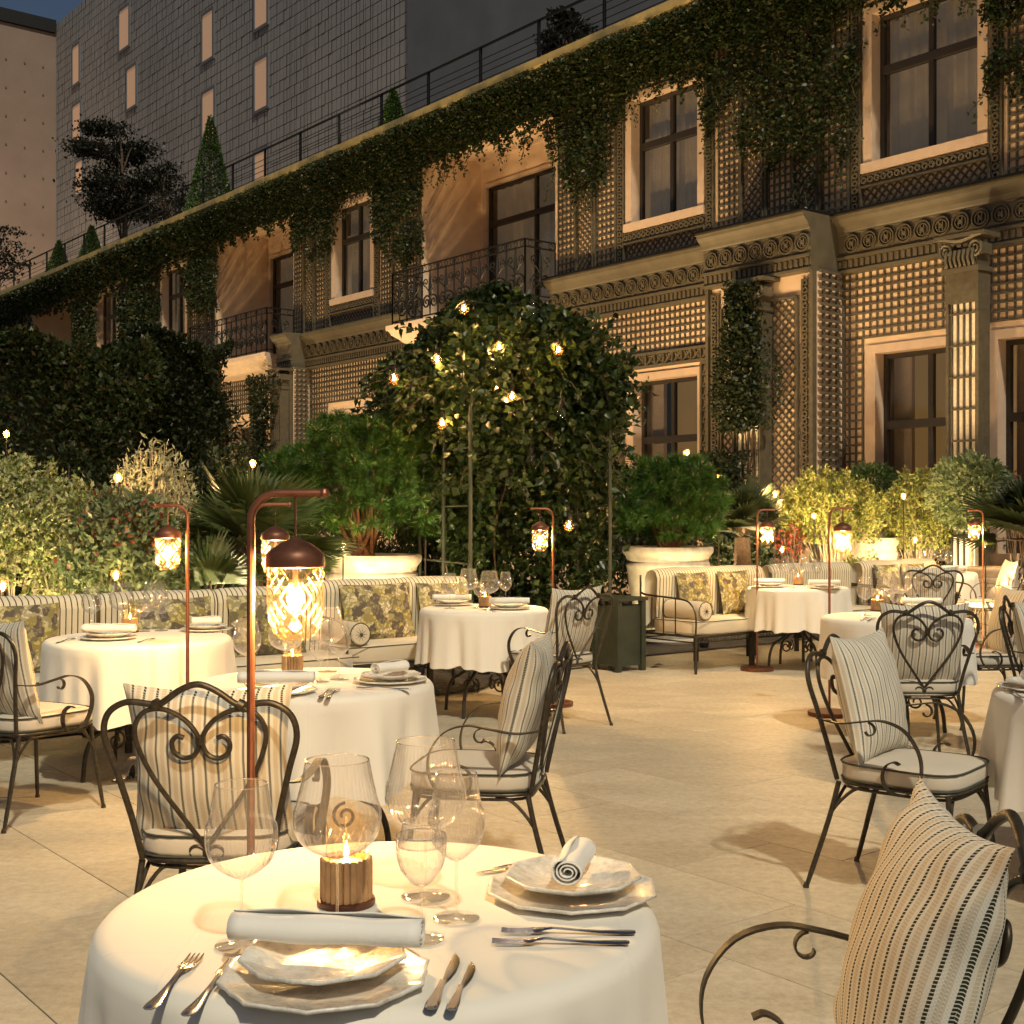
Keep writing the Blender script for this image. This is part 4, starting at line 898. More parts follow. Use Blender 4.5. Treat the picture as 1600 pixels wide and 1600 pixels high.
# ---- plates, napkins, cutlery
def poly_r(n, k=0.95):
    def f(th, z):
        a = (th % (2 * PI / n)) - PI / n; return (1 - k) + k * math.cos(PI / n) / math.cos(a) + 0.010 * math.cos(n * th) ** 8
    return f
def plate_mesh(r, h, n=10):
    m = MB(); m.lathe([(0.0, 0.003), (r * 0.50, 0.003), (r * 0.60, 0.006), (r * 0.95, h), (r * 0.985, h + 0.003), (r, h + 0.001), (r * 0.99, h - 0.003), (r * 0.60, 0.0), (0, 0.0)][::-1], 80, rf=poly_r(n)); return m
plA = tag(obj('dinner_plate', plate_mesh(0.152, 0.014), M['ceramic'], smooth=True), '', 'plate')
plB = tag(obj('side_plate', plate_mesh(0.122, 0.020, 9), M['ceramic'], smooth=True), '', 'plate')
def napkin_mesh(L=0.27, r=0.026, seed=0, n=16):
    m = MB(); turns = 3.2; K = 64; vs = []
    for j in range(n + 1):
        x = -L / 2 + L * j / n
        for i in range(K + 1):
            t = i / K; a = t * turns * 2 * PI; q = 0.006 + (r - 0.006) * t; lump = 1 + 0.07 * math.sin(x * 45 + a * 0.5 + seed) * t + 0.04 * math.sin(x * 23 + seed * 2) * t
            vs.append((x, q * math.cos(a) * 1.12 * lump, q * math.sin(a) * 0.92 * lump + r * 0.9))
    m.add(vs, [(j * (K + 1) + i, j * (K + 1) + i + 1, (j + 1) * (K + 1) + i + 1, (j + 1) * (K + 1) + i) for j in range(n) for i in range(K)]); return m
def make_napkin(L, seed): 
    o = tag(obj('rolled_napkin', napkin_mesh(L, 0.026, seed), M['napkin'], smooth=True), '', 'napkin'); s_ = o.modifiers.new('thick', 'SOLIDIFY'); s_.thickness = 0.0022; return o
napA = make_napkin(0.285, 1); napB = make_napkin(0.165, 3)
def flat_shape(mb, outline, z, th, curve=lambda y: 0):
    """outline: list of (y, halfwidth) along the handle"""
    vs = []
    for y, hw in outline:
        zc = z + curve(y)
        for a, b in ((-1, -0.25), (-0.6, -1), (0.6, -1), (1, -0.25), (0.7, 0.6), (-0.7, 0.6)): vs.append((a * hw, y, zc + b * th / 2))
    n = 6; m_ = len(outline); mb.add(vs, [(i * n + k, i * n + (k + 1) % n, (i + 1) * n + (k + 1) % n, (i + 1) * n + k) for i in range(m_ - 1) for k in range(n)] + [tuple(range(n - 1, -1, -1)), tuple((m_ - 1) * n + k for k in range(n))])
def make_fork():
    m = MB(); cv = lambda y: 0.006 * math.exp(-((y - 0.02) / 0.035) ** 2) + (0.004 * ((y - 0.08) / 0.05) if y > 0.08 else 0)
    flat_shape(m, [(-0.105, 0.006), (-0.10, 0.0095), (-0.085, 0.0105), (-0.05, 0.007), (-0.01, 0.004), (0.025, 0.0035), (0.038, 0.007), (0.046, 0.0115), (0.058, 0.012)], 0.004, 0.003, cv)
    for k in range(4):
        x = -0.0102 + 0.0068 * k; b0 = len(m.v); flat_shape(m, [(0.055, 0.0021), (0.08, 0.0019), (0.10, 0.0016), (0.108, 0.0008)], 0.004, 0.0022, cv); m.v[b0:] = [(v[0] + x, v[1], v[2]) for v in m.v[b0:]]
    return tag(obj('fork', m, M['steel'], smooth='auto'), '', 'fork')
def make_knife():
    m = MB(); flat_shape(m, [(-0.105, 0.006), (-0.10, 0.0095), (-0.08, 0.010), (-0.04, 0.0065), (-0.012, 0.0045), (-0.004, 0.006)], 0.0045, 0.006)
    b0 = len(m.v); flat_shape(m, [(-0.006, 0.004), (0.01, 0.0075), (0.04, 0.0105), (0.07, 0.0105), (0.09, 0.008), (0.105, 0.003), (0.11, 0.0006)], 0.004, 0.0022)
    m.v[b0:] = [(v[0] * (1.25 if v[0] > 0 else 0.3), v[1], v[2]) for v in m.v[b0:]]
    return tag(obj('knife', m, M['steel'], smooth='auto'), '', 'knife')
fork, knife = make_fork(), make_knife()
def plate_set(cx, cy, zz, rot, nrot, nap, where, ra=0.3, full=True, noff=(0, 0), slide=(0, 0)):
    place(plA, (cx, cy, zz), ra, 'large faceted plate underneath ' + where, 'faceted dinner plates')
    place(plB, (cx + slide[0], cy + slide[1], zz + 0.0145), ra + 0.3, 'smaller faceted plate under a napkin ' + where, 'faceted side plates')
    place(nap, (cx + noff[0], cy + noff[1], zz + 0.0375), nrot, 'rolled white napkin ' + where, 'rolled napkins')
p = tpos(508, 1534); plate_set(p[0], p[1], TZ, 0, R(-7), napA, 'at the front of the nearest table', noff=(-0.005, 0.045), slide=(-0.005, 0.018))
p = tpos(893, 1398); plate_set(p[0], p[1], TZ, 0, R(78), napB, 'at the right of the nearest table', ra=0.9, noff=(0.006, 0.0), slide=(0.002, 0.01))
def cut(proto, tip, tail, label, group):
    a = Vector(tpos(*tip)); b = Vector(tpos(*tail)); d = a - b; c = (a + b) / 2; o = place(proto, (c.x, c.y, TZ), math.atan2(d.y, d.x) - PI / 2, label, group); return o
cut(fork, (312, 1492), (226, 1588), 'fork left of the front plate on the nearest table', 'forks on the nearest table')
o = cut(fork, (372, 1500), (285, 1598), 'second fork partly under the front plate on the nearest table', 'forks on the nearest table')
cut(knife, (714, 1488), (668, 1590), 'larger knife right of the front plate on the nearest table', 'knives on the nearest table')
cut(knife, (738, 1503), (702, 1588), 'smaller knife, rightmost beside the front plate on the nearest table', 'knives on the nearest table').scale = (0.85, 0.85, 0.85)
cut(fork, (783, 1459), (996, 1460), 'upper fork in front of the right plate on the nearest table', 'forks on the nearest table')
cut(fork, (787, 1476), (968, 1476), 'lower fork in front of the right plate on the nearest table', 'forks on the nearest table')
cut(knife, (776, 1364), (880, 1352), 'knife half hidden behind the right plate on the nearest table', 'knives on the nearest table')
cut(knife, (806, 1355), (900, 1343), 'farther knife behind the right plate on the nearest table', 'knives on the nearest table')
def far_set(k, plates, glasses, forks=()):
    nm = TN[k]; side_nm = nm
    for i, (px, py, nr, npk, w_) in enumerate(plates):
        p = tpos(px, py); plate_set(p[0], p[1], TZ, 0, nr, npk, w_ + ' of the ' + nm, ra=0.4 * i)
    for (gp, px, py, w_) in glasses:
        p = tpos(px, py); place(gp, p, 0, w_ + ' on the ' + nm, 'stemmed glasses on the ' + nm)
    for tip, tail, w_ in forks: cut(fork, tip, tail, w_ + ' on the ' + nm, 'forks on the ' + nm)
far_set(2, [(432, 1083, 0.0, napA, 'on the left'), (610, 1066, R(50), napB, 'on the right')],
        [(gB, 386, 1066, 'leftmost wine glass'), (gA, 447, 1062, 'widest wine glass before the candle'), (gC, 500, 1066, 'small stemmed glass'), (gA, 512, 1050, 'tall wide wine glass behind the small one'), (gD, 530, 1062, 'rightmost narrow wine glass')],
        [((520, 1077), (498, 1092), 'left fork'), ((530, 1077), (508, 1093), 'right fork'), ((560, 1076), (640, 1078), 'fork before the right plate')])
far_set(3, [(170, 999, 0.0, napA, 'on the left'), (322, 986, R(25), napB, 'on the right')],
        [(gB, 143, 988, 'leftmost wine glass'), (gA, 190, 985, 'widest wine glass before the candle'), (gC, 225, 987, 'small stemmed glass'), (gA, 242, 982, 'tall wide wine glass behind the small one'), (gD, 252, 986, 'rightmost narrow wine glass')],
        [((112, 1000), (94, 1004), 'left fork'), ((236, 1000), (218, 1004), 'fork between the plates')])
far_set(4, [(706, 946, 0.0, napA, 'on the left'), (796, 952, 0.0, napA, 'on the right')],
        [(gB, 703, 951, 'leftmost wine glass'), (gA, 732, 947, 'tall wide wine glass behind the napkin'), (gC, 748, 950, 'small stemmed glass'), (gA, 765, 953, 'widest wine glass before the candle'), (gD, 790, 944, 'rightmost narrow wine glass')],
        [((770, 956), (758, 954), 'fork between the plates')])
far_set(6, [(1202, 918, 0.0, napA, 'on the left'), (1288, 920, 0.0, napA, 'on the right')],
        [(gB, 1210, 914, 'leftmost wine glass'), (gA, 1230, 917, 'tall wide wine glass'), (gC, 1240, 919, 'small stemmed glass'), (gA, 1262, 915, 'widest wine glass behind the candle'), (gD, 1276, 913, 'rightmost narrow wine glass')])
far_set(5, [(1440, 952, 0.0, napA, 'at the back')],
        [(gB, 1352, 962, 'leftmost wine glass'), (gA, 1386, 958, 'tall wide wine glass'), (gC, 1398, 962, 'small stemmed glass'), (gA, 1406, 954, 'widest wine glass behind the small one'), (gD, 1424, 956, 'rightmost narrow wine glass')],
        [((1356, 966), (1345, 970), 'left fork'), ((1366, 967), (1356, 971), 'right fork')])
far_set(7, [(1490, 895, 0.0, napA, 'on the right')],
        [(gB, 1440, 894, 'leftmost wine glass'), (gA, 1452, 893, 'widest wine glass'), (gA, 1472, 892, 'tall wide wine glass'), (gD, 1482, 893, 'rightmost narrow wine glass')])
far_set(8, [(1622, 1078, R(40), napB, 'on the left')], [], [((1574, 1080), (1600, 1092), 'fork at the left rim')])
# ---- lanterns
def make_lantern():
    t = thing('floor_lantern', '', 'lantern'); H = 1.468; m = MB(); rc = 0.06
    m.tube([(0, 0, 0.02), (0, 0, H - rc)] + [(rc - rc * math.cos(a), 0, H - rc + rc * math.sin(a)) for a in np.linspace(0.2, PI / 2, 7)] + [(0.16, 0, H)], 0.0088, 10)
    m.lathe([(0.0005, -0.012), (0.009, -0.008), (0.012, 0), (0.009, 0.008), (0.0005, 0.012)], 12, (0.160, 0, H)); obj('pole', m, M['copper'], t)
    m = MB(); m.lathe([(0, 0), (0.150, 0), (0.152, 0.004), (0.152, 0.026), (0.148, 0.030), (0.0, 0.030)], 48); obj('base_disc', m, M['copper_dark'], t)
    cx = 0.097; m = MB(); m.tube([(cx, 0, H), (cx, 0, 1.36)], 0.0028, 6); obj('hanging_rod', m, M['copper_dark'], t)
    m = MB(); m.lathe([(0.004, 1.372), (0.012, 1.368), (0.030, 1.360), (0.052, 1.346), (0.062, 1.335), (0.064, 1.322), (0.064, 1.308), (0.060, 1.306), (0.060, 1.32), (0.0, 1.34)], 40, (cx, 0, 0)); obj('cap', m, M['copper_dark'], t)
    prof = [(0.058, 1.308), (0.060, 1.29), (0.061, 1.25), (0.060, 1.22), (0.055, 1.185), (0.044, 1.162), (0.028, 1.150), (0.0005, 1.146)]
    m = MB(); m.lathe(prof, 40, (cx, 0, 0)); obj('glass_jar', m, M['jar'], t, smooth=True)
    rr_ = lambda z: float(np.interp(z, [p[1] for p in prof][::-1], [p[0] for p in prof][::-1])) + 0.0008
    m = MB()
    for k in range(16):
        for sg in (-1, 1):
            m.tube([(cx + rr_(z) * math.cos(a), rr_(z) * math.sin(a), z) for q in np.linspace(0, 1, 14) for z in (1.306 - q * 0.154,) for a in (2 * PI * k / 16 + sg * q * 1.9,)], 0.0009, 4, cap=False)
    obj('cut_diamonds', m, M['jarcut'], t, smooth=True)
    m = MB(); m.lathe([(0.013, 1.306), (0.013, 1.285), (0.018, 1.27), (0.027, 1.25), (0.029, 1.235), (0.025, 1.218), (0.012, 1.207), (0.0005, 1.205)], 20, (cx, 0, 0)); obj('bulb', m, M['bulbglass'], t, smooth=True)
    m = MB(); m.tube([(cx, 0, 1.305), (cx, 0, 1.262)], 0.006, 6); obj('lamp_holder', m, M['copper_dark'], t)
    l = light('lantern_light', (cx, 0, 1.238), 33, 0.020, WARM, t)
    return t
lan = make_lantern(); GL = 'copper floor lanterns'
for px, Y, rz, lb in ((392, 2.79, 0, 'tallest, nearest copper lantern, its pole crossing the heart-backed chair'), (396, 5.75, 0.1, 'copper lantern mostly hidden behind the nearest one'), (293, 6.3, PI, 'copper lantern with arm to the left, in front of the left table'),
                      (864, 9.55, PI, 'copper lantern glowing in front of the leafy arch'), (1183, 11.7, 0.1, 'copper lantern at the left of the far table by the right bench'), (1296, 9.08, 0.1, 'copper lantern whose round base stands in the dark table shadow at the right'),
                      (1536, 13.7, PI, 'farthest copper lantern, at the right, arm to the left')):
    place(lan, (X_(px, Y), Y, 0), rz, lb, GL)
# ---- benches
def make_sofa(L, label, n_back, floral, bolsters, arms=(1, 1), frill=True):
    """local: x along the bench (v direction), y forward, back at y=0; z up"""
    t = thing('garden_bench', label, 'bench', group='iron garden benches with striped back cushions')
    D = 0.70
    m = MB(); h = 0.33
    for q in ((0.0, 0, L, 0), ): pass
    m.tube([(0, 0, h), (L, 0, h), (L, D, h), (0, D, h), (0, 0, h)], 0.012, 6)
    m.tube([(0, 0, h - 0.05), (L, 0, h - 0.05), (L, D, h - 0.05), (0, D, h - 0.05), (0, 0, h - 0.05)], 0.007, 5)
    k = 0.04
    while k < L: m.tube([(k + 0.02 * math.cos(a), D, h - 0.025 + 0.02 * math.sin(a)) for a in np.linspace(0, 2 * PI, 7)], 0.003, 4, cap=False); k += 0.045
    obj('seat_frame', m, IR, t)
    for x in (0.0, L):
        for y in (0.0, D): m = MB(); m.tube([(x, y, 0), (x, y, h)], 0.014, 8); obj('leg', m, IR, t)
    if L > 1.2:
        for y in (0.0, D): m = MB(); m.box(L / 2 - 0.018, L / 2 + 0.018, y - 0.018, y + 0.018, 0, h); obj('leg', m, IR, t)
    for e, x in ((arms[0], 0.0), (arms[1], L)):
        if e:
            m = MB(); m.tube(smooth_path([(x, D, h), (x, D, 0.52), (x, D - 0.06, 0.62), (x, D - 0.18, 0.66), (x, 0.1, 0.68), (x, 0, 0.70)], 5), 0.009, 6)
            for y in (0.15, 0.3, 0.45): m.tube([(x, y, h), (x, y, 0.66)], 0.006, 5)
            m.tube([(x, 0, h), (x, 0, 0.86)], 0.009, 6); obj('arm_frame', m, IR, t)
    m = MB(); 
    def cush(x0, x1, y0, y1, z0, z1, r=0.03):
        n = 24; prof = [(0.0, z0), (0.97, z0), (1, z0 + r * 0.6), (1, z1 - r), (0.985, z1 - r * 0.3), (0.96, z1), (0.0, z1 + 0.008)]; vs = []
        hw, hd = (x1 - x0) / 2, (y1 - y0) / 2
        for q, z in prof:
            for k in range(n):
                th = 2 * PI * k / n + 0.13; c, s = math.cos(th), math.sin(th); e = 9; rr = (abs(c) ** e + abs(s) ** e) ** (-1 / e); vs.append((x0 + hw + c * rr * (hw - r * (1 - q) * 6 if q else 0), y0 + hd + s * rr * (hd - r * (1 - q) * 6 if q else 0), z))
        mm = MB(); kk = len(prof); mm.add(vs, [(i * n + k, i * n + (k + 1) % n, (i + 1) * n + (k + 1) % n, (i + 1) * n + k) for i in range(kk - 1) for k in range(n)]); return mm
    ns = max(1, round(L / 1.4)) 
    for i in range(ns): 
        sc = obj('seat_cushion', cush(i * L / ns + 0.005, (i + 1) * L / ns - 0.005, 0.10, D + 0.015, 0.345, 0.47), M['bench_seat'], t, smooth=True)
        x0, x1 = i * L / ns + 0.008, (i + 1) * L / ns - 0.008; m = MB(); m.tube([(x0, D + 0.012, 0.462), (x1, D + 0.012, 0.462)], 0.004, 5); m.tube([(x0, 0.12, 0.462), (x0, D + 0.012, 0.462)], 0.004, 5); obj('piping', m, M['piping'], sc)
    for i in range(n_back):
        x0, x1 = i * L / n_back + 0.004, (i + 1) * L / n_back - 0.004; K = 40; sec = []
        for (y, z) in [(0.03, 0.36), (0.03, 0.80), (0.045, 0.87), (0.09, 0.915), (0.15, 0.925), (0.21, 0.90), (0.235, 0.85), (0.235, 0.80), (0.225, 0.6), (0.215, 0.47)]: sec.append((y, z))
        sec = [(p.y, p.z) for p in smooth_path([(0, a, b) for a, b in sec], 3)]; ln = [0]
        for a, b in zip(sec, sec[1:]): ln.append(ln[-1] + math.hypot(b[0] - a[0], b[1] - a[1]))
        m = MB(); uvs = []
        for j in range(K + 1):
            x = x0 + (x1 - x0) * j / K; e = min(j, K - j) / 3; pin = 0.0 if e >= 1 else (1 - math.sqrt(max(0, 1 - (1 - e) ** 2))) * 0.035
            cyy, czz = 0.13, 0.65
            for q, (y, z) in enumerate(sec): m.v.append((x, y + (cyy - y) * pin * 6, z + (czz - z) * pin * 1.5 + 0.004 * math.sin(x * 9 + q))); uvs.append((x - x0 + 0.014, ln[q]))
        ks = len(sec); m.f += [(j * ks + q, j * ks + q + 1, (j + 1) * ks + q + 1, (j + 1) * ks + q) for j in range(K) for q in range(ks - 1)]
        m.f += [tuple(range(ks)), tuple(K * ks + q for q in range(ks - 1, -1, -1))]
        obj('back_cushion', m, M['stripe_thin'], t, smooth=True, uvf=lambda i: uvs[i])
    return t
bench_rot = math.atan2(VY, VX)          # local x along v, local y = u ... flipped so that y points to the terrace
def put_sofa(t, x, y):                  # (x, y): world position of the near/left end of the back line
    t.location = (x, y, 0); t.rotation_euler = (0, 0, bench_rot); t.scale = (1, -1, 1)
FP = []
def floral(bx, by, along, label, sz=(0.44, 0.42), fw=0.30, z=0.68, tilt=0.20, mat='floral', yaw=0):
    pm, uvs = pillow_mesh(sz[0], sz[1], 0.13, 16, 0.05, random.randint(0, 99)); ca, sa = math.cos(tilt), math.sin(tilt)
    pm.v = [(x, y * ca + z_ * sa, z_ * ca - y * sa) for x, y, z_ in pm.v]
    o = obj('floral_pillow', pm, M[mat], smooth=True, uvf=lambda i: uvs[i]); tag(o, label, 'pillow', 'leaf-print pillows on the benches')
    nx, ny = -UX, -UY; o.location = (bx + VX * along + nx * fw, by + VY * along + ny * fw, z); o.rotation_euler = (0, 0, bench_rot + yaw); return o
def bolster(bx, by, along, label, fw=0.46, z=0.555):
    t = thing('bolster_cushion', label, 'bolster', group='round bolster cushions on the benches'); m = MB()
    m.lathe([(0.0, -0.24), (0.07, -0.238), (0.083, -0.225), (0.085, -0.2), (0.085, 0.2), (0.083, 0.225), (0.07, 0.238), (0.0, 0.24)], 24); m.v = [(v[0], v[2], v[1]) for v in m.v]; obj('roll', m, M['bench_seat'], t)
    m = MB()
    for e in (-1, 1):
        m.tube([(0.084 * math.cos(a), e * 0.228, 0.084 * math.sin(a)) for a in np.linspace(0, 2 * PI, 21)], 0.004, 5, cap=False)
        for k in range(10): a = 2 * PI * k / 10; m.tube([(0.01 * math.cos(a), e * 0.2415, 0.01 * math.sin(a)), (0.08 * math.cos(a), e * 0.234, 0.08 * math.sin(a))], 0.0018, 4)
        b0 = len(m.v); m.lathe([(0.0, -0.004), (0.012, -0.003), (0.012, 0.003), (0, 0.004)], 10); m.v[b0:] = [(v[0], e * 0.243 + v[2], v[1]) for v in m.v[b0:]]
    obj('piping', m, M['piping'], t)
    nx, ny = -UX, -UY; t.location = (bx + VX * along + nx * fw, by + VY * along + ny * fw, z); t.rotation_euler = (0, 0, bench_rot); return t
def P_(x, y, a): return (x + VX * a, y + VY * a)
# left row: two benches, the second bench starts at (-2.78, 8.1)
A0 = P_(-2.72, 8.20, -1.62); put_sofa(make_sofa(1.6, 'long striped bench at the left edge behind the left table', 1, [], [], arms=(0, 0)), *A0)
B0 = (-2.72, 8.20); put_sofa(make_sofa(1.6, 'striped bench between the left table and the lanterns', 2, [], [], arms=(0, 0)), *B0)
C0 = (-1.62, 9.72); put_sofa(make_sofa(1.45, 'striped bench with leaf-print pillows left of the middle table', 1, [], [], arms=(1, 0)), *C0)
D0b = (1.20, 11.95); put_sofa(make_sofa(1.5, 'striped iron bench right of the green planter with open arm frame', 1, [], []), *D0b)
E0 = P_(*D0b, 1.62); put_sofa(make_sofa(1.3, 'striped bench behind the far table with candles', 1, [], []), *E0)
F0 = P_(*D0b, 3.1); put_sofa(make_sofa(1.4, 'farthest striped bench, beside the pale stone pot', 1, [], []), *F0)
for a, lb in ((0.55, 'leaf-print pillow on the long bench at the left edge'), (1.1, 'leaf-print pillow left of the bench joint behind the left table'), ): floral(*A0, a, lb, sz=(0.5, 0.42))
for a, lb in ((0.45, 'leaf-print pillow behind the glasses of the left table'), (1.12, 'leaf-print pillow right of the lantern with left arm')): floral(*B0, a, lb, sz=(0.56, 0.42))
floral(*C0, 0.52, 'large leaf-print pillow above the bolster near the middle table', sz=(0.64, 0.44)); floral(*C0, 1.15, 'leaf-print pillow half hidden by the middle table', sz=(0.5, 0.42))
floral(*D0b, 0.42, 'left leaf-print pillow on the bench beside the planter'); floral(*D0b, 0.98, 'right leaf-print pillow on the bench beside the planter')
floral(*F0, 0.35, 'left leaf-print pillow on the farthest bench'); floral(*F0, 0.85, 'right leaf-print pillow on the farthest bench')
bolster(*C0, 0.12, 'round bolster at the end of the bench left of the middle table'); bolster(*D0b, 0.14, 'round bolster at the arm of the bench beside the planter'); bolster(*F0, 0.14, 'small far bolster on the farthest bench')
# ------------------------------------------------------------------ pots and planting bed
mb = MB()
def bedpt(s, v): return (VX * v + UX * s, VY * v + UY * s, 0.012)
struct(obj('planting_bed', mb.add([bedpt(9.2, 9.2), bedpt(9.2, 15.9), bedpt(45, 15.9), bedpt(45, -12), bedpt(8.2, -12), bedpt(8.2, 6.2), bedpt(9.2, 7.8)], [tuple(range(7))]), M['soil'], smooth=False))
def pot(px, Y, r, h, label, group='pale stone pots'):
    t = thing('stone_pot', label, 'plant pot', (X_(px, Y), Y, 0), group)
    m = MB(); m.lathe([(0.0, 0.0), (r * 0.62, 0.0), (r * 0.66, 0.04), (r * 0.62, 0.07), (r * 0.74, h * 0.3), (r * 0.86, h * 0.62), (r * 0.90, h * 0.78), (r * 0.93, h * 0.80), (r * 0.93, h * 0.83), (r * 0.90, h * 0.85)], 48, t.location); obj('body', m, M['pot'], t)
    m = MB(); m.lathe([(r * 0.90, h * 0.85), (r * 0.93, h * 0.90), (r, h * 0.94), (r * 1.02, h * 0.97), (r, h), (r * 0.92, h), (r * 0.88, h * 0.95)], 48, t.location); obj('rim', m, M['pot'], t)
    m = MB(); m.lathe([(0, h * 0.95), (r * 0.88, h * 0.95)], 24, t.location); obj('soil', m, M['soil'], t); return t
pot(580, 12.0, 0.47, 1.05, 'large stone pot under the left dwarf pine behind the bench')
pot(1043, 14.2, 0.50, 1.07, 'large stone pot under the right dwarf pine')
pot(1362, 17.0, 0.36, 1.12, 'pale stone pot behind the farthest bench')
pot(735, 14.6, 0.42, 0.85, 'grey pot seen through the leafy arch')
pot(1556, 15.3, 0.34, 0.80, 'pale pot behind the chairs at the right edge')
tp_ = thing('square_planter', 'dark green wooden planter box at the foot of the arch', 'planter', (0.98, 11.75, 0))
m = MB(); rz = bench_rot
def bx(m, a, b, c, d, e, f, o=(0.98, 11.75)):
    m.box(a, b, c, d, e, f, T=lambda x, y, z: (o[0] + x * VX + y * UX, o[1] + x * VY + y * UY, z))
bx(m, -0.15, 0.15, -0.15, 0.15, 0.05, 0.6); obj('box', m, M['planter'], tp_, smooth=False)
for a in (-1, 1):
    for b in (-1, 1): m = MB(); bx(m, a * 0.15 - 0.025, a * 0.15 + 0.025, b * 0.15 - 0.025, b * 0.15 + 0.025, 0, 0.64); obj('corner_post', m, M['planter'], tp_, smooth=False)
m = MB(); bx(m, -0.19, 0.19, -0.19, 0.19, 0.641, 0.67); obj('rim', m, M['planter'], tp_, smooth=False)
# ------------------------------------------------------------------ plants
def sphere_pts(n, c, r, rng=RNG, shell=0.5):
    u = unit(rng.normal(size=(n, 3))); q = rng.uniform(shell, 1, (n, 1)) ** 0.7; return np.array(c) + u * q * np.array(r), u
def pine(px, Y, z0, c, r, label, n_t=240, seed=0):
    rng = np.random.default_rng(seed); t = thing('dwarf_pine', label, 'shrub', (X_(px, Y), Y, z0)); X = X_(px, Y)
    cen = np.array([X, Y, c]); u = unit(rng.normal(size=(n_t, 3)) + [0, 0, 0.25]); u = u[u[:, 2] > -0.75]; bmp_ = 1 + 0.13 * np.sin(u[:, 0] * 7 + seed) * np.sin(u[:, 2] * 6) + rng.normal(size=len(u)) * 0.05
    tips = cen + u * bmp_[:, None] * np.array(r) * rng.choice([1, 1, 1, 0.86, 0.7, 0.5], len(u))[:, None]
    tips = tips[tips[:, 2] > z0 + 0.10]
    Ps, Ds = [], []; k = 125
    for T in tips:
        ax = unit((T - cen)[None] + [[0, 0, 0.35]])[0]; o = rng.uniform(-0.05, 0.01, k)[:, None] * ax; dd = unit(rng.normal(size=(k, 3)) * 0.8 + ax * 0.75)
        Ps.append(T + o); Ds.append(dd)
    Pn, Dn = np.concatenate(Ps), np.concatenate(Ds); L = rng.uniform(0.075, 0.13, len(Pn)); V, F = leafquad(Pn, Dn, L, 0.0066, rng=rng); stuff(npobj('needles', V, F, M['needle'], t))
    m = MB()
    for T in tips[::22]:
        T = cen + (T - cen) * 0.55; b = Vector((X, Y, z0)) + Vector((rng.normal() * 0.05, rng.normal() * 0.05, 0)); T = Vector(T); mid = b.lerp(T, 0.5) + Vector((0, 0, -0.06)); m.tube(smooth_path([b, mid, T], 4), [0.022 * (1 - i / 9) + 0.004 for i in range(9)], 5)
    obj('branches', m, M['bark_pine'], t); m = MB()
    for T in tips:
        if rng.random() < 0.55: ax = unit((T - cen)[None] + [[0, 0, 0.9]])[0]; a = Vector(T); e = Vector(ax); m.tube([a, a + e * 0.02, a + e * 0.045, a + e * 0.058], [0.004, 0.008, 0.007, 0.001], 5)
    stuff(obj('buds', m, M['bud'], t)); return t
pine(570, 12.0, 1.02, 1.70, (0.80, 0.72, 0.60), 'broad dwarf pine with pink buds in the stone pot behind the bench', 640, 1)
pine(1046, 14.2, 1.03, 1.54, (0.62, 0.6, 0.50), 'rounded dwarf pine in the stone pot right of the arch', 430, 2)
def shrub(name, px, Y, w, top, bot, mat, label, n=7000, lf=0.045, asp=0.5, stems=26, seed=0, bark='bark', plume=True, flowers=None, stem_z=None, cat='shrub'):
    """clusters of leaves along upright twigs that fan out from the base"""
    rng = np.random.default_rng(seed + 50); X = X_(px, Y); t = thing(name, label, cat, (X, Y, 0)); base = np.array([X, Y, stem_z if stem_z is not None else 0.05])
    m = MB(); tips = []
    for k in range(stems * 4):
        a = rng.uniform(0, 2 * PI); q = math.sqrt(rng.uniform(0, 1)); hh = bot + (top - bot) * (1 - 0.42 * q ** 2.2) * rng.uniform(0.55, 1.10)
        tips.append((X + w / 2 * q * math.cos(a), Y + w / 2 * q * math.sin(a) * 0.8, hh))
    for T in tips[:stems]:
        b = Vector(base) + Vector((rng.normal() * 0.04, rng.normal() * 0.04, 0)); T = Vector(T); mid = b.lerp(T, 0.5); mid.x += (T.x - b.x) * -0.15
        m.tube(smooth_path([b, mid, T], 4), [0.011 * (1 - i / 9) + 0.003 for i in range(9)], 4)
    obj('stems', m, M[bark], t)
    tp = np.array(tips); per = max(3, n // len(tp)); Ps = []; Ds = []
    for T in tp:
        k = per; ln = rng.uniform(0.12, 0.34) if plume else 0.12; q = rng.uniform(0, 1, k) ** 0.8; ax = unit((T - base)[None] + rng.normal(size=3) * 0.3 + np.array([[0, 0, 0.5]]))[0]
        Pp = T - ax * (q * ln)[:, None] + rng.normal(size=(k, 3)) * (0.012 + 0.05 * q[:, None]); Ps.append(Pp); Ds.append(unit(rng.normal(size=(k, 3)) + ax * 1.0))
    # inner fill
    nf = n // 3; a = rng.uniform(0, 2 * PI, nf); q = np.sqrt(rng.uniform(0, 1, nf)) * 0.9; z = bot + (top - bot) * rng.uniform(0, 1, nf) * (0.95 - 0.45 * q ** 2)
    Ps.append(np.stack([X + w / 2 * q * np.cos(a), Y + w / 2 * q * np.sin(a) * 0.8, z], 1)); Ds.append(rng.normal(size=(nf, 3)) + [0, 0, 0.6])
    P, D = np.concatenate(Ps), np.concatenate(Ds); L = rng.uniform(0.6, 1.25, len(P)) * lf; V, F = leafset(P, D, L, L * asp, rng=rng); stuff(npobj('leaves', V, F, M[mat], t))
    if flowers:
        fm, fn, fl = flowers; idx = rng.choice(len(tp), fn); sc_q = rng.uniform(0.55, 1.0, (fn, 1)) ** 0.5; ctr = np.array([X, Y, bot]); P = ctr + (tp[idx] - ctr) * sc_q + rng.normal(size=(fn, 3)) * 0.04 + [0, -0.06, 0.02]; V, F = leafset(P, rng.normal(size=(fn, 3)) + [0, 0, 1], fl, fl * 0.5, rng=rng); stuff(npobj('flowers', V, F, M[fm], t))
    return t
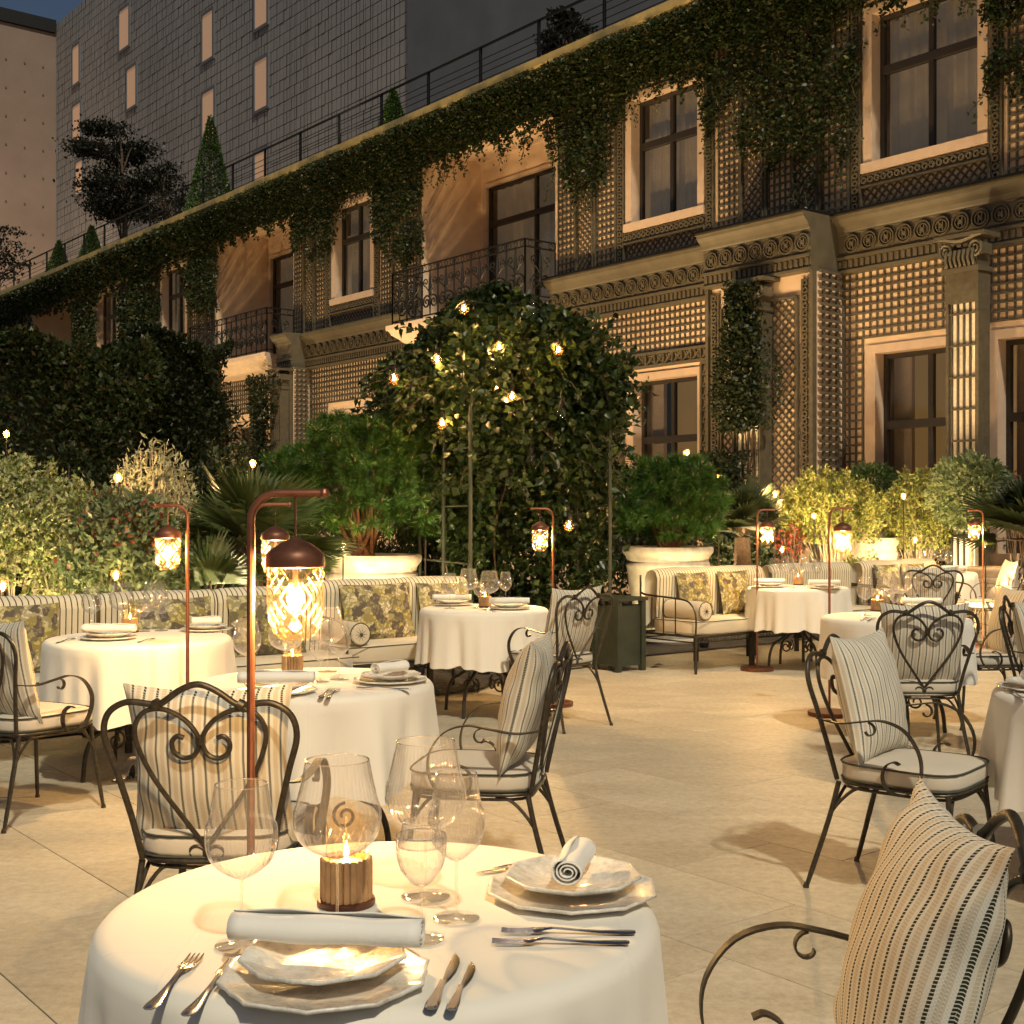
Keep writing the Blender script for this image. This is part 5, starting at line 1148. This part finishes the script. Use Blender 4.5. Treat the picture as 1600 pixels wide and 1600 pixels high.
shrub('variegated_shrub', 20, 9.9, 1.05, 1.86, 0.9, 'leaf_pale', 'tall pale yellow-green shrub at the left edge behind the bench', 13000, 0.05, 0.5, 30, 1, 'bark_pale', flowers=('leaf_cream', 900, 0.03))
shrub('variegated_shrub', 105, 9.9, 0.75, 1.66, 0.8, 'leaf_pale', 'lower pale yellow-green shrub beside the red one', 8500, 0.05, 0.5, 30, 11, 'bark_pale')
shrub('red_shrub', 195, 9.6, 0.85, 1.58, 0.85, 'leaf_grey', 'grey-green shrub with red leaves behind the left table', 6500, 0.065, 0.5, 34, 2, flowers=('leaf_red', 620, 0.05))
shrub('curly_shrub', 240, 11.6, 0.75, 2.08, 1.2, 'leaf_cream', 'wispy shrub with curling cream leaves above the red shrub', 1300, 0.085, 0.28, 70, 3, 'bark_pale')
shrub('yellow_shrub', 1300, 16.6, 1.35, 2.02, 1.05, 'leaf_yellow', 'bright yellow-green shrub behind the far bench on the right', 13000, 0.055, 0.5, 50, 4, 'bark_pale')
shrub('yellow_shrub', 1432, 17.0, 1.0, 1.98, 0.95, 'leaf_yellow', 'smaller yellow-green shrub left of the round clipped tree', 9000, 0.055, 0.5, 44, 5, 'bark_pale')
shrub('red_shrub', 1236, 16.4, 0.45, 1.35, 0.9, 'leaf_red', 'small red-leaved shrub beside the yellow shrub', 170, 0.06, 0.5, 16, 6)
shrub('red_shrub', 1590, 16.6, 0.5, 1.95, 1.3, 'leaf_red', 'rust-red shrub at the right edge behind the round tree', 900, 0.06, 0.5, 16, 7)
shrub('grassy_clump', 600, 12.9, 0.8, 1.3, 0.3, 'leaf_arch', 'grassy clump between the left pine and the arch', 2500, 0.12, 0.12, 40, 8)
shrub('leafy_shrub', 690, 13.4, 0.9, 2.0, 0.4, 'leaf_arch', 'loose leafy shrub beside the left pole of the arch', 4500, 0.075, 0.5, 30, 9)
shrub('dark_shrub', 1010, 16.2, 1.0, 1.7, 0.2, 'leaf_dark', 'dark shrub behind the right dwarf pine', 3500, 0.08, 0.5, 20, 10)
shrub('low_shrub', 1350, 15.4, 0.8, 0.95, 0.2, 'leaf_yellow', 'low lit shrub behind the far bench', 3000, 0.05, 0.5, 20, 12)
shrub('dark_shrub', 330, 14, 1.6, 2.1, 0.3, 'leaf_dark', 'dark shrub in the shade behind the fan palm', 5000, 0.09, 0.5, 20, 13)
shrub('dark_shrub', 470, 14.5, 1.6, 1.9, 0.3, 'leaf_dark', 'dark shrub behind the left dwarf pine', 5000, 0.09, 0.5, 20, 14)
shrub('dark_shrub', 100, 12.5, 2.4, 2.0, 0.3, 'leaf_dark', 'dark shrub behind the pale shrubs on the left', 7000, 0.09, 0.5, 20, 15)
shrub('dark_shrub', 830, 14.6, 2.0, 2.2, 0.1, 'leaf_dark', 'dark shrubs seen through the arch opening', 6500, 0.09, 0.5, 20, 18)
shrub('dark_shrub', 1170, 17, 1.3, 1.6, 0.3, 'leaf_dark', 'dark shrub behind the right-hand bench with two pillows', 5000, 0.09, 0.5, 20, 16)
shrub('dark_shrub', 1500, 18.0, 1.6, 1.5, 0.2, 'leaf_dark', 'dark underplanting below the round clipped tree', 5000, 0.09, 0.5, 20, 17)
def palm(px, Y, z0, R0, label, nf=26, seed=0, mat='leaf_palm', blades=24):
    rng = np.random.default_rng(seed + 90); X = X_(px, Y); t = thing('fan_palm', label, 'palm', (X, Y, 0)); V_ = []; F_ = []; m = MB()
    m.lathe([(0.10, 0), (0.12, z0 * 0.5), (0.09, z0)], 10, (X, Y, 0))
    for k in range(nf):
        a = rng.uniform(0, 2 * PI); el = rng.uniform(0.0, 1.5); d = np.array([math.cos(a) * math.cos(el), math.sin(a) * math.cos(el), math.sin(el)]); st = rng.uniform(0.35, 0.5) * R0; hub = np.array([X, Y, z0]) + d * st
        m.tube([(X, Y, z0), tuple(hub)], 0.008, 4)
        side = unit(np.cross(d, [[0.01, 0.02, 1]]) + rng.normal(size=(1, 3)) * 0.2)[0]; nn = np.cross(side, d)
        for b in range(blades):
            th = (b / (blades - 1) - 0.5) * 3.0; bd = d * math.cos(th) + side * math.sin(th) + nn * 0.1; L = R0 * 0.62 * (0.72 + 0.28 * math.cos(th)) * rng.uniform(0.9, 1.08); w_ = 0.024 * R0
            wv = np.cross(bd, nn); wv /= np.linalg.norm(wv); i = len(V_)
            for q, ww in ((0.02, 0.35), (0.35, 1.0), (0.7, 0.75), (1.0, 0.05)):
                c = hub + bd * L * q - np.array([0, 0, 1]) * L * 0.22 * q * q; V_ += [c - wv * w_ * ww, c + wv * w_ * ww]
            F_ += [(i, i + 1, i + 3, i + 2), (i + 2, i + 3, i + 5, i + 4), (i + 4, i + 5, i + 7, i + 6)]
    stuff(npobj('blades', np.array(V_), np.array(F_), M[mat], t)); obj('trunk', m, M['bark'], t); return t
palm(392, 10.6, 1.05, 0.84, 'fan palm with spiky blades between the red shrub and the left pine', 44, 1)
palm(445, 11.2, 0.75, 0.65, 'low fan palm behind the tall near lantern', 20, 2)
palm(1160, 15.4, 1.15, 0.7, 'dark fan palm behind the bench right of the pine', 24, 3, 'leaf_dark')
palm(1610, 15.2, 1.1, 0.95, 'fan palm cut by the right edge behind the last chair', 26, 4, 'leaf_dark')
palm(330, 9.9, 0.7, 0.6, 'low dark fan palm under the lantern with left arm', 18, 5)
def ball(name, px, Y, cz, r, mat, label, n, trunk=None, lf=0.07, cat='shrub', seed=0, sz=1.0):
    rng = np.random.default_rng(seed + 200); X = X_(px, Y); t = thing(name, label, cat, (X, Y, 0)); P, u = sphere_pts(n, (X, Y, cz), (r, r, r * sz), rng, 0.6)
    P = P + u * (0.06 * r * np.sin(P[:, :1] * 19) * np.sin(P[:, 2:] * 17)); L = rng.uniform(0.7, 1.3, n) * lf; V, F = leafset(P, u + rng.normal(size=(n, 3)) * 0.7, L, L * 0.42, rng=rng); stuff(npobj('leaves', V, F, M[mat], t))
    m = MB(); b = M[trunk] if trunk else M['bark']; m.tube(smooth_path([(X, Y, 0), (X + 0.02, Y, cz * 0.5), (X, Y, cz)], 4), 0.03, 7)
    for k in range(9): e = Vector((rng.normal(), rng.normal(), abs(rng.normal()))).normalized() * r * 0.8; m.tube([(X, Y, cz - r * 0.4), tuple(Vector((X, Y, cz)) + e)], 0.01, 5)
    obj('trunk', m, b, t); return t
ball('clipped_tree', 1515, 16.4, 1.72, 0.52, 'leaf_grey', 'round clipped tree on a pale stem at the right', 5200, 'bark_pale', 0.085, 'tree', 1, 0.9)
ball('clipped_shrub', 1362, 17.8, 1.75, 0.40, 'leaf_top', 'dark round clipped shrub between the two yellow shrubs', 3600, None, 0.06, 'shrub', 2)
# tall hedges at the left
def hedge(x0, x1, Y0, Y1, top, label, n, seed=0, lf=0.10):
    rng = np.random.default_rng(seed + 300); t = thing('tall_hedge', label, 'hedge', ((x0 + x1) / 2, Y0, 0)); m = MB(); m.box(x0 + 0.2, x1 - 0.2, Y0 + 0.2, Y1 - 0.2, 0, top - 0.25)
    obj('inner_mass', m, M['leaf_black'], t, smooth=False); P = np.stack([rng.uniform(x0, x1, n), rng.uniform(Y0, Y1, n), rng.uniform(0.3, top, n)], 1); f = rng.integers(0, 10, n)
    P[f < 6, 1] = Y0 + rng.exponential(0.12, (f < 6).sum()); k = (f >= 6) & (f < 8); P[k, 2] = top - rng.exponential(0.12, k.sum()); k = f == 8; P[k, 0] = x1 - rng.exponential(0.1, k.sum()); k = f == 9; P[k, 0] = x0 + rng.exponential(0.1, k.sum())
    P += 0.16 * np.stack([np.sin(P[:, 2] * 3 + P[:, 1]), np.sin(P[:, 0] * 2.3 + P[:, 2] * 1.7), np.sin(P[:, 0] * 3.1 + P[:, 1] * 2)], 1)
    L = rng.uniform(0.6, 1.3, n) * lf; V, F = leafquad(P, rng.normal(size=(n, 3)) + [0, -0.8, 0.5], L, L * 0.5, rng=rng); stuff(npobj('leaves', V, F, M['leaf_ivy' if seed == 1 else 'leaf_dark'], t)); return t
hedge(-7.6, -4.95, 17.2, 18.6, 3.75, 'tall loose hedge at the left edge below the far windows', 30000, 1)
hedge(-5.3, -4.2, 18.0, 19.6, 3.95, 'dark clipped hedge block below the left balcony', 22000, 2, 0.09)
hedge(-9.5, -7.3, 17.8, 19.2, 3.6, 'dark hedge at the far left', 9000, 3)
# leafy arch
def arch():
    t = thing('rose_arch', 'metal arch overgrown with leafy climbers and hung with small bulbs', 'arch', (-0.1, 12.0, 0))
    rng = np.random.default_rng(5)
    # front hoop from the left leg to the right leg, in the bench line
    Lg, Rg = Vector((X_(735, 10.95), 10.95, 0)), Vector((X_(953, 11.7), 11.7, 0)); dep = Vector((UX, UY, 0)) * 1.0 + Vector((0.1, 0.5, 0))
    for k in range(3):
        a, b = Lg + dep * (k / 2), Rg + dep * (k / 2); e = b - a; w_ = e.length; e.normalize(); c = (a + b) / 2; m = MB(); hs = 2.35
        pts = [a, a + Vector((0, 0, hs))] + [c - e * (w_ / 2) * math.cos(q) + Vector((0, 0, hs + 0.62 * math.sin(q))) for q in np.linspace(0.15, PI - 0.15, 11)] + [b + Vector((0, 0, hs)), b]
        m.tube(pts, 0.017, 7); obj('hoop', m, M['planter'], t)
        for q, h in ((0, 1.3), (1, 1.3)): pass
    m = MB()
    for b in (Lg, Rg):
        for h in (0.5, 1.0, 1.5, 2.0, 2.35): m.tube([b + Vector((0, 0, h)), b + dep + Vector((0, 0, h))], 0.008, 5)
    obj('cross_bars', m, M['planter'], t)
    # climbers over a wide footprint
    cx, cy, rx, ry = X_(782, 12.3), 12.3, 1.05, 1.0
    n = 34000; th = rng.uniform(0, 2 * PI, n); z = rng.uniform(0, 1, n)
    # surface of revolution profile: r(z)
    def prof(h): return np.interp(h, [0, 1.2, 1.75, 2.3, 2.75, 3.1, 3.35, 3.5], [0.66, 0.66, 0.86, 1.0, 1.0, 0.72, 0.42, 0.0])
    h = 0.1 + 3.40 * z ** 0.62; r = prof(h) * (1 + 0.10 * np.sin(th * 3 + h * 2) + 0.12 * np.sin(th * 9 - h * 5) + 0.06 * np.sin(th * 17 + h * 11)) * (1 - np.abs(rng.normal(size=n)) * 0.15)
    P = np.stack([cx + 0.22 * np.clip((1.9 - h) / 0.9, 0, 1) + rx * r * np.cos(th), cy + ry * r * np.sin(th), h + 0.09 * np.sin(th * 5) * (h > 2) + 0.06 * np.sin(th * 11 + 1) * (h > 2.6)], 1)
    front = (np.abs(P[:, 0] - 0.25) < 0.5) & (P[:, 2] < 1.9) & (P[:, 1] < 12.6) & (rng.random(n) < 0.62); P = P[~front]
    out = np.stack([np.cos(th), np.sin(th), np.full(n, 0.1)], 1)[~front]
    L = rng.uniform(0.035, 0.10, len(P)); V, F = leafset(P, out * 0.5 + rng.normal(size=P.shape) * 0.7 + [0, 0, -0.3], L, L * 0.75, 0.2, rng=rng); stuff(npobj('leaves', V, F, M['leaf_arch'], t))
    e = (Rg - Lg); wl = e.length; e.normalize(); c0 = (Lg + Rg) / 2; nq = 3600; q = rng.uniform(0.0, PI, nq)       # growth along the front hoop
    P = np.array(c0)[None] - np.array(e)[None] * (wl / 2 * np.cos(q))[:, None] + np.stack([0 * q, 0 * q, 2.35 + 0.66 * np.sin(q)], 1) + rng.normal(size=(nq, 3)) * np.array([0.14, 0.16, 0.13]) + [0, 0.1, 0.05]
    P[:, 2] -= (rng.random(nq) < 0.25) * rng.exponential(0.35, nq)
    L = rng.uniform(0.045, 0.11, nq); V, F = leafset(P, rng.normal(size=P.shape) + [0, -0.4, -0.2], L, L * 0.75, 0.2, rng=rng); stuff(npobj('leaves', V, F, M['leaf_arch'], t))
    # loose sprays sticking out
    m = MB(); PP = []
    for k in range(230):
        a = rng.uniform(0, 2 * PI); hh = rng.uniform(1.6, 3.4); rr = float(prof(hh)); p = Vector((cx + rx * rr * math.cos(a) * 0.95, cy + ry * rr * math.sin(a) * 0.95, hh)); d = Vector((math.cos(a), math.sin(a), rng.uniform(-0.3, 0.7))).normalized(); pts = [p]
        for q in range(5): d = (d + Vector((0, 0, -0.22)) + Vector(rng.normal(size=3)) * 0.15).normalized(); p = p + d * 0.075; pts.append(p); PP.append((p, d))
        m.tube(pts, 0.004, 4)
    for k in range(8):
        a = 2 * PI * k / 8; m.tube(smooth_path([(cx + rx * 0.7 * math.cos(a + 0.1 * math.sin(q * 2 + k)), cy + 0.2 + ry * 0.7 * math.sin(a + 0.1 * math.sin(q * 2 + k)), q * 0.45) for q in range(6)], 3), 0.009, 5)
    obj('vine_stems', m, M['bark'], t)
    P = np.repeat(np.array([p for p, d in PP]), 3, 0) + rng.normal(size=(len(PP) * 3, 3)) * 0.02; D = np.repeat(np.array([d for p, d in PP]), 3, 0) + rng.normal(size=(len(PP) * 3, 3)) * 0.8
    V, F = leafset(P, D, rng.uniform(0.05, 0.10, len(P)), 0.05, 0.2, rng=rng); stuff(npobj('leaves', V, F, M['leaf_arch'], t))
arch()
# ---- small bulbs: on the arch and garden lamps on stakes
def make_bulb(lit=True):
    t = thing('string_bulb', '', 'light bulb'); m = MB(); m.lathe([(0.0005, -0.034), (0.018, -0.028), (0.030, -0.010), (0.031, 0.004), (0.022, 0.022), (0.012, 0.032), (0.012, 0.04)], 16); obj('bulb_glass', m, M['globe' if lit else 'bulbglass'], t, smooth=True)
    m = MB(); m.lathe([(0.013, 0.036), (0.013, 0.062), (0.004, 0.068)], 10); m.tube([(0, 0, 0.065), (0, 0, 0.14)], 0.003, 4); obj('socket', m, M['iron_black'], t)
    m = MB(); m.lathe([(0.0005, -0.010), (0.003, -0.006), (0.004, -0.002), (0.003, 0.006), (0.0005, 0.010)], 8); obj('filament', m, M['filament'], t) if lit else None; return t
blb = make_bulb(); blb_off = make_bulb(False); GB = 'small clear bulbs hung in the arch'
for i, (px, py, Y, on, lb) in enumerate(((725, 483, 11.25, 1, 'topmost lit bulb at the left of the arch crown'), (833, 484, 11.2, 0, 'unlit bulb at the right of the arch crown'), (683, 562, 11.2, 1, 'bright bulb high on the left shoulder of the arch'), (616, 592, 11.4, 1, 'leftmost bulb on the edge of the arch'),
        (780, 542, 11.15, 1, 'lit bulb just below the crown of the arch, middle'), (872, 547, 11.2, 1, 'rightmost lit bulb high on the arch'), (800, 620, 11.1, 1, 'lit bulb in the middle of the arch foliage'), (691, 662, 11.15, 1, 'lit bulb low on the left of the arch beside the pine'),
        (877, 645, 11.2, 0, 'unlit bulb low on the right of the arch'), (830, 718, 11.2, 0, 'unlit bulb beside the middle of the arch opening'), (771, 570, 11.15, 0, 'unlit bulb beside the left hoop of the arch'), (889, 822, 11.3, 1, 'lit bulb near the lantern before the arch'))):
    p = at(px, py, Y - 0.22); place(blb if on else blb_off, p, 0, lb, GB, sc=1.45)
    if on: light('bulb_light', p, 10, 0.024, (1.0, 0.56, 0.20))
cable = [at(px, py, 10.93) for px, py in ((600, 640), (616, 580), (650, 575), (683, 550), (700, 505), (725, 470), (780, 478), (833, 470), (858, 500), (872, 534), (830, 545), (780, 529), (771, 556), (785, 590), (800, 607), (750, 625), (691, 648))]
m = MB(); m.tube(smooth_path(cable, 4), 0.0035, 5); tag(obj('string_cable', m, M['iron_black']), 'thin dark cable carrying the small bulbs over the leafy arch', 'cable')
def make_stake():
    t = thing('garden_light', '', 'garden light'); m = MB(); m.tube([(0, 0, -1.6), (0, 0, -0.03)], 0.006, 5); obj('stake', m, M['iron'], t)
    m = MB(); m.lathe([(0.010, -0.035), (0.022, -0.02), (0.030, 0.0), (0.024, 0.022), (0.0005, 0.034)], 14); obj('globe', m, M['globe'], t, smooth=True)
    m = MB(); m.lathe([(0.0005, -0.010), (0.003, -0.006), (0.004, -0.002), (0.003, 0.006), (0.0005, 0.010)], 8); obj('filament', m, M['filament'], t); return t
stk = make_stake(); GS = 'small garden lights on stakes among the plants'
for (px, py, Y, pw, lb) in ((10, 678, 14.5, 30, 'garden light at the left edge in front of the hedge'), (185, 746, 11.0, 14, 'garden light between the pale shrub and the curly shrub'), (395, 724, 13.2, 26, 'garden light above the fan palm'), (509, 673, 14.5, 26, 'left garden light above the left dwarf pine'),
        (592, 673, 14.8, 26, 'right garden light above the left dwarf pine'), (1073, 708, 15.2, 26, 'garden light above the right dwarf pine'), (1123, 747, 15.6, 22, 'garden light left of the dark fan palm'), (1211, 772, 15.4, 14, 'garden light left of the yellow shrub'),
        (181, 898, 9.0, 4, 'garden light just above the bench behind the left table'), (5, 915, 9.0, 4, 'garden light low at the left edge above the bench'), (536, 852, 11.35, 5, 'garden light at the rim of the left stone pot'), (1272, 806, 15.6, 16, 'garden light inside the yellow shrub'),
        (1412, 775, 15.9, 18, 'garden light inside the smaller yellow shrub'), (1430, 843, 15.8, 6, 'garden light low behind the farthest table'), (1540, 850, 15.0, 7, 'garden light at the palm by the right edge'), (1222, 858, 14.9, 6, 'garden light low behind the bench with two pillows')):
    p = at(px, py, Y); place(stk, p, 0, lb, GS, sc=1.3); light('garden_bulb_light', p, pw * 1.5, 0.024)
for px, py, lb in ((1022, 1044, 'dry dark leaf lying on the paving before the bench with open arm frame'), (1029, 1040, 'second dry leaf lying just behind the first on the paving')):
    p = (X_(px, EYE * 2000 / (py - 805)), EYE * 2000 / (py - 805), 0.004); m = MB(); m.add([(-.05, 0, 0), (0, -.022, .012), (.055, 0, .004), (0, .022, .014), (0, 0, .003)], [(0, 1, 4), (1, 2, 4), (2, 3, 4), (3, 0, 4)])
    o = obj('fallen_leaf', m, M['bark'], smooth=False); o.location = p; tag(o, lb, 'leaf', 'dry leaves on the paving')
# ---- ground uplights washing plants and facade
def make_up():
    t = thing('ground_uplight', '', 'spotlight'); m = MB(); m.lathe([(0.0, 0), (0.05, 0), (0.055, 0.09), (0.05, 0.10), (0.044, 0.10), (0.040, 0.085), (0, 0.085)], 14); obj('housing', m, M['iron_black'], t)
    m = MB(); m.lathe([(0, 0.087), (0.039, 0.087)], 14); obj('lens', m, M['filament'], t); return t
upl = make_up(); GU = 'ground uplights hidden among the plants'
def uplight(x, y, z, aim, pw, lb, ang=100, col=WARM, rad=0.04):
    place(upl, (x, y, z), 0, lb, GU); light('uplight', (x, y, z + 0.14), pw, rad, col, spot=ang, aim=aim)
def fup(s, d, pw, lb, h=4.5, z=0.02):
    p = Fp(s, d, z); uplight(p[0], p[1], z, Fp(s, D0 + 0.5, h), pw, lb, 130)
for s_, lb in ((7.5, 'uplight under the windows at the right edge'), (10.5, 'uplight at the foot of the tall trellis column'), (13.2, 'uplight at the foot of the ivy-clad pilaster'), (16.2, 'uplight under the window right of the arch'), (20.0, 'uplight at the facade behind the arch'), (24.5, 'uplight at the facade behind the left pine'), (30, 'uplight at the facade below the left balcony'), (37, 'uplight at the facade behind the hedges')):
    fup(s_, 11.6, 330, lb, h=5.6)
for s_, lb in ((9.8, 'added narrow uplight aimed at the window at top right'), (13.0, 'added narrow uplight aimed at the upper trellis above the pilaster'), (16.5, 'added narrow uplight aimed at the upper window right of the balcony'), (20.5, 'added narrow uplight aimed at the balcony above the arch'), (25.5, 'added narrow uplight aimed at the upper window left of the arch'), (31, 'added narrow uplight aimed at the left balcony'), (39, 'added narrow uplight aimed at the far end of the facade')):
    p = Fp(s_, 10.4, 0.02); uplight(p[0], p[1], 0.02, Fp(s_, D0, 7.8), 1150, lb, 62, rad=0.16)  # second row, unseen lamps added to brighten the upper storey
for px, Y, ax, ay, az, pw, lb in ((60, 8.9, -3.6, 9.9, 1.3, 95, 'uplight in front of the pale shrub'), (190, 8.9, -3.0, 9.8, 1.3, 26, 'uplight in front of the red shrub'), (395, 9.6, -2.1, 10.6, 1.4, 80, 'uplight in front of the fan palm'), (520, 11.1, -1.5, 12, 1.7, 75, 'uplight left of the stone pot with pine'), (655, 11.3, -1.2, 12, 1.8, 75, 'uplight right of the stone pot with pine'),
        (800, 10.4, 0, 12, 2.4, 34, 'uplight before the arch opening'), (990, 13.2, 1.6, 14.2, 1.6, 55, 'uplight left of the right stone pot'), (1100, 13.6, 1.8, 14.2, 1.6, 55, 'uplight right of the right stone pot'), (1290, 15.2, 4.1, 16.6, 1.6, 170, 'uplight before the large yellow shrub'), (1440, 15.9, 5.4, 17.0, 1.6, 150, 'uplight before the smaller yellow shrub'), (1530, 15.3, 5.9, 16.4, 1.8, 32, 'uplight before the round clipped tree')):
    uplight(X_(px, Y), Y, 0.02, (ax, ay, az), pw, lb, 120, (1.0, 0.78, 0.40))
# ---- roof terrace planting
def cone(px, py_top, d, r, h, label, seed):
    s_, ht = fsh(px, py_top, d); p = Fp(s_, d, 10.05); rng = np.random.default_rng(seed); t = thing('topiary_cone', label, 'topiary', p, 'clipped cones on the roof terrace'); hh = ht - 10.05
    n = 9000; q = rng.uniform(0, 1, n) ** 0.6; th = rng.uniform(0, 2 * PI, n); rr = q * r * (1 - np.abs(rng.normal(size=n)) * 0.06); rr *= np.where(q > 0.93, 0.92, 1)
    P = np.stack([p[0] + rr * np.cos(th), p[1] + rr * np.sin(th), ht - q * (hh - 0.1)], 1); L = rng.uniform(0.06, 0.12, n); V, F = leafquad(P, np.stack([np.cos(th), np.sin(th), 0.5 + 0 * th], 1) + rng.normal(size=(n, 3)) * 0.6, L, L * 0.6, rng=rng); stuff(npobj('leaves', V, F, M['leaf_top'], t))
    m = MB(); m.tube([p, (p[0], p[1], ht - 0.2)], 0.05, 6); obj('trunk', m, M['bark'], t); return p
for px, py, d, r, h, lb, sd in ((329, 180, 18.0, 1.0, 4, 'tallest clipped cone rising above the roof railing', 1), (614, 140, 17.6, 0.62, 2, 'clipped cone on the roof right of the middle', 2), (92, 376, 18.0, 0.85, 2, 'small dark clipped cone at the far left of the roof', 3), (143, 352, 17.8, 0.75, 2, 'small clipped cone left of the dark roof tree', 4)):
    p = cone(px, py, d, r, h, lb, sd); q = (p[0] - 0.2, p[1] - 1.5); uplight(p[0] - VX * 0.9 - 0.6, p[1] - VY * 0.9 - 0.9, 10.06, (p[0], p[1], 12), 75 if sd <= 2 else 60, 'uplight on the roof beside the ' + ('', 'tallest clipped cone', 'clipped cone right of the middle', 'small clipped cone at the far left', 'small clipped cone near the dark tree')[sd], 80, (1, 0.8, 0.45))
def rooftree(px, py, d, r, label, seed, n=5200, low=0.3):
    rng = np.random.default_rng(seed + 400); s_, hc = fsh(px, py, d); p = Fp(s_, d, 10.05); t = thing('roof_tree', label, 'tree', p); m = MB(); top = Vector((p[0], p[1], hc)); P = []
    m.tube(smooth_path([p, (p[0] + 0.1, p[1], (hc + 10) / 2), (p[0], p[1], hc + r * 0.5)], 5), [0.09 * (1 - i / 14) + 0.02 for i in range(11)], 7)
    for k in range(34):
        a = rng.uniform(0, 2 * PI); z = rng.uniform(-0.9, 0.95); rr = math.sqrt(max(0, 1 - z * z)) * rng.uniform(0.6, 1.05); c = Vector((p[0] + r * rr * math.cos(a), p[1] + r * rr * math.sin(a), hc + r * z * 1.05)); m.tube(smooth_path([(p[0], p[1], max(10.5, c.z - r * 0.7)), Vector((p[0], p[1], c.z)).lerp(c, 0.5) + Vector((0, 0, -0.1)), c], 3), 0.018, 4)
        P.append(np.array(c) + rng.normal(size=(n // 34, 3)) * np.array([0.19, 0.19, 0.06]) * r)
    obj('trunk', m, M['bark'], t); P = np.concatenate(P); L = rng.uniform(0.10, 0.2, len(P)); V, F = leafquad(P, rng.normal(size=P.shape), L, L * 0.55, rng=rng); stuff(npobj('crown', V, F, M['leaf_black'], t))
rooftree(190, 268, 19.0, 1.75, 'dark spreading tree on the roof terrace in front of the tiled building', 1, 12000)
rooftree(255, 305, 20.0, 1.1, 'small dark tree on the roof right of the spreading one', 2, 2200)
rooftree(880, 60, 19.0, 0.55, 'small dark shrub behind the roof railing above the facade', 3, 1500)
rooftree(-6, 395, 17.0, 1.2, 'dark leafy branches at the left edge above the roof', 4, 1500)
q = Fp(70, 21, 10.06); uplight(q[0], q[1], 10.06, Fp(80, 27, 20), 1800, 'uplight on the roof washing the concrete building', 120, (1, 0.66, 0.38))
for s_ in (62, 50, 40, 30, 20):
    q = Fp(s_, 22, 10.06); uplight(q[0], q[1], 10.06, Fp(s_ + 3, 27.2, 19), 150, 'roof uplight washing the cladding, %s' % {62: 'farthest', 50: 'second from the far end', 40: 'below the middle windows', 30: 'near the plain wall joint', 20: 'nearest'}[s_], 130, (1, 0.62, 0.36))
pass
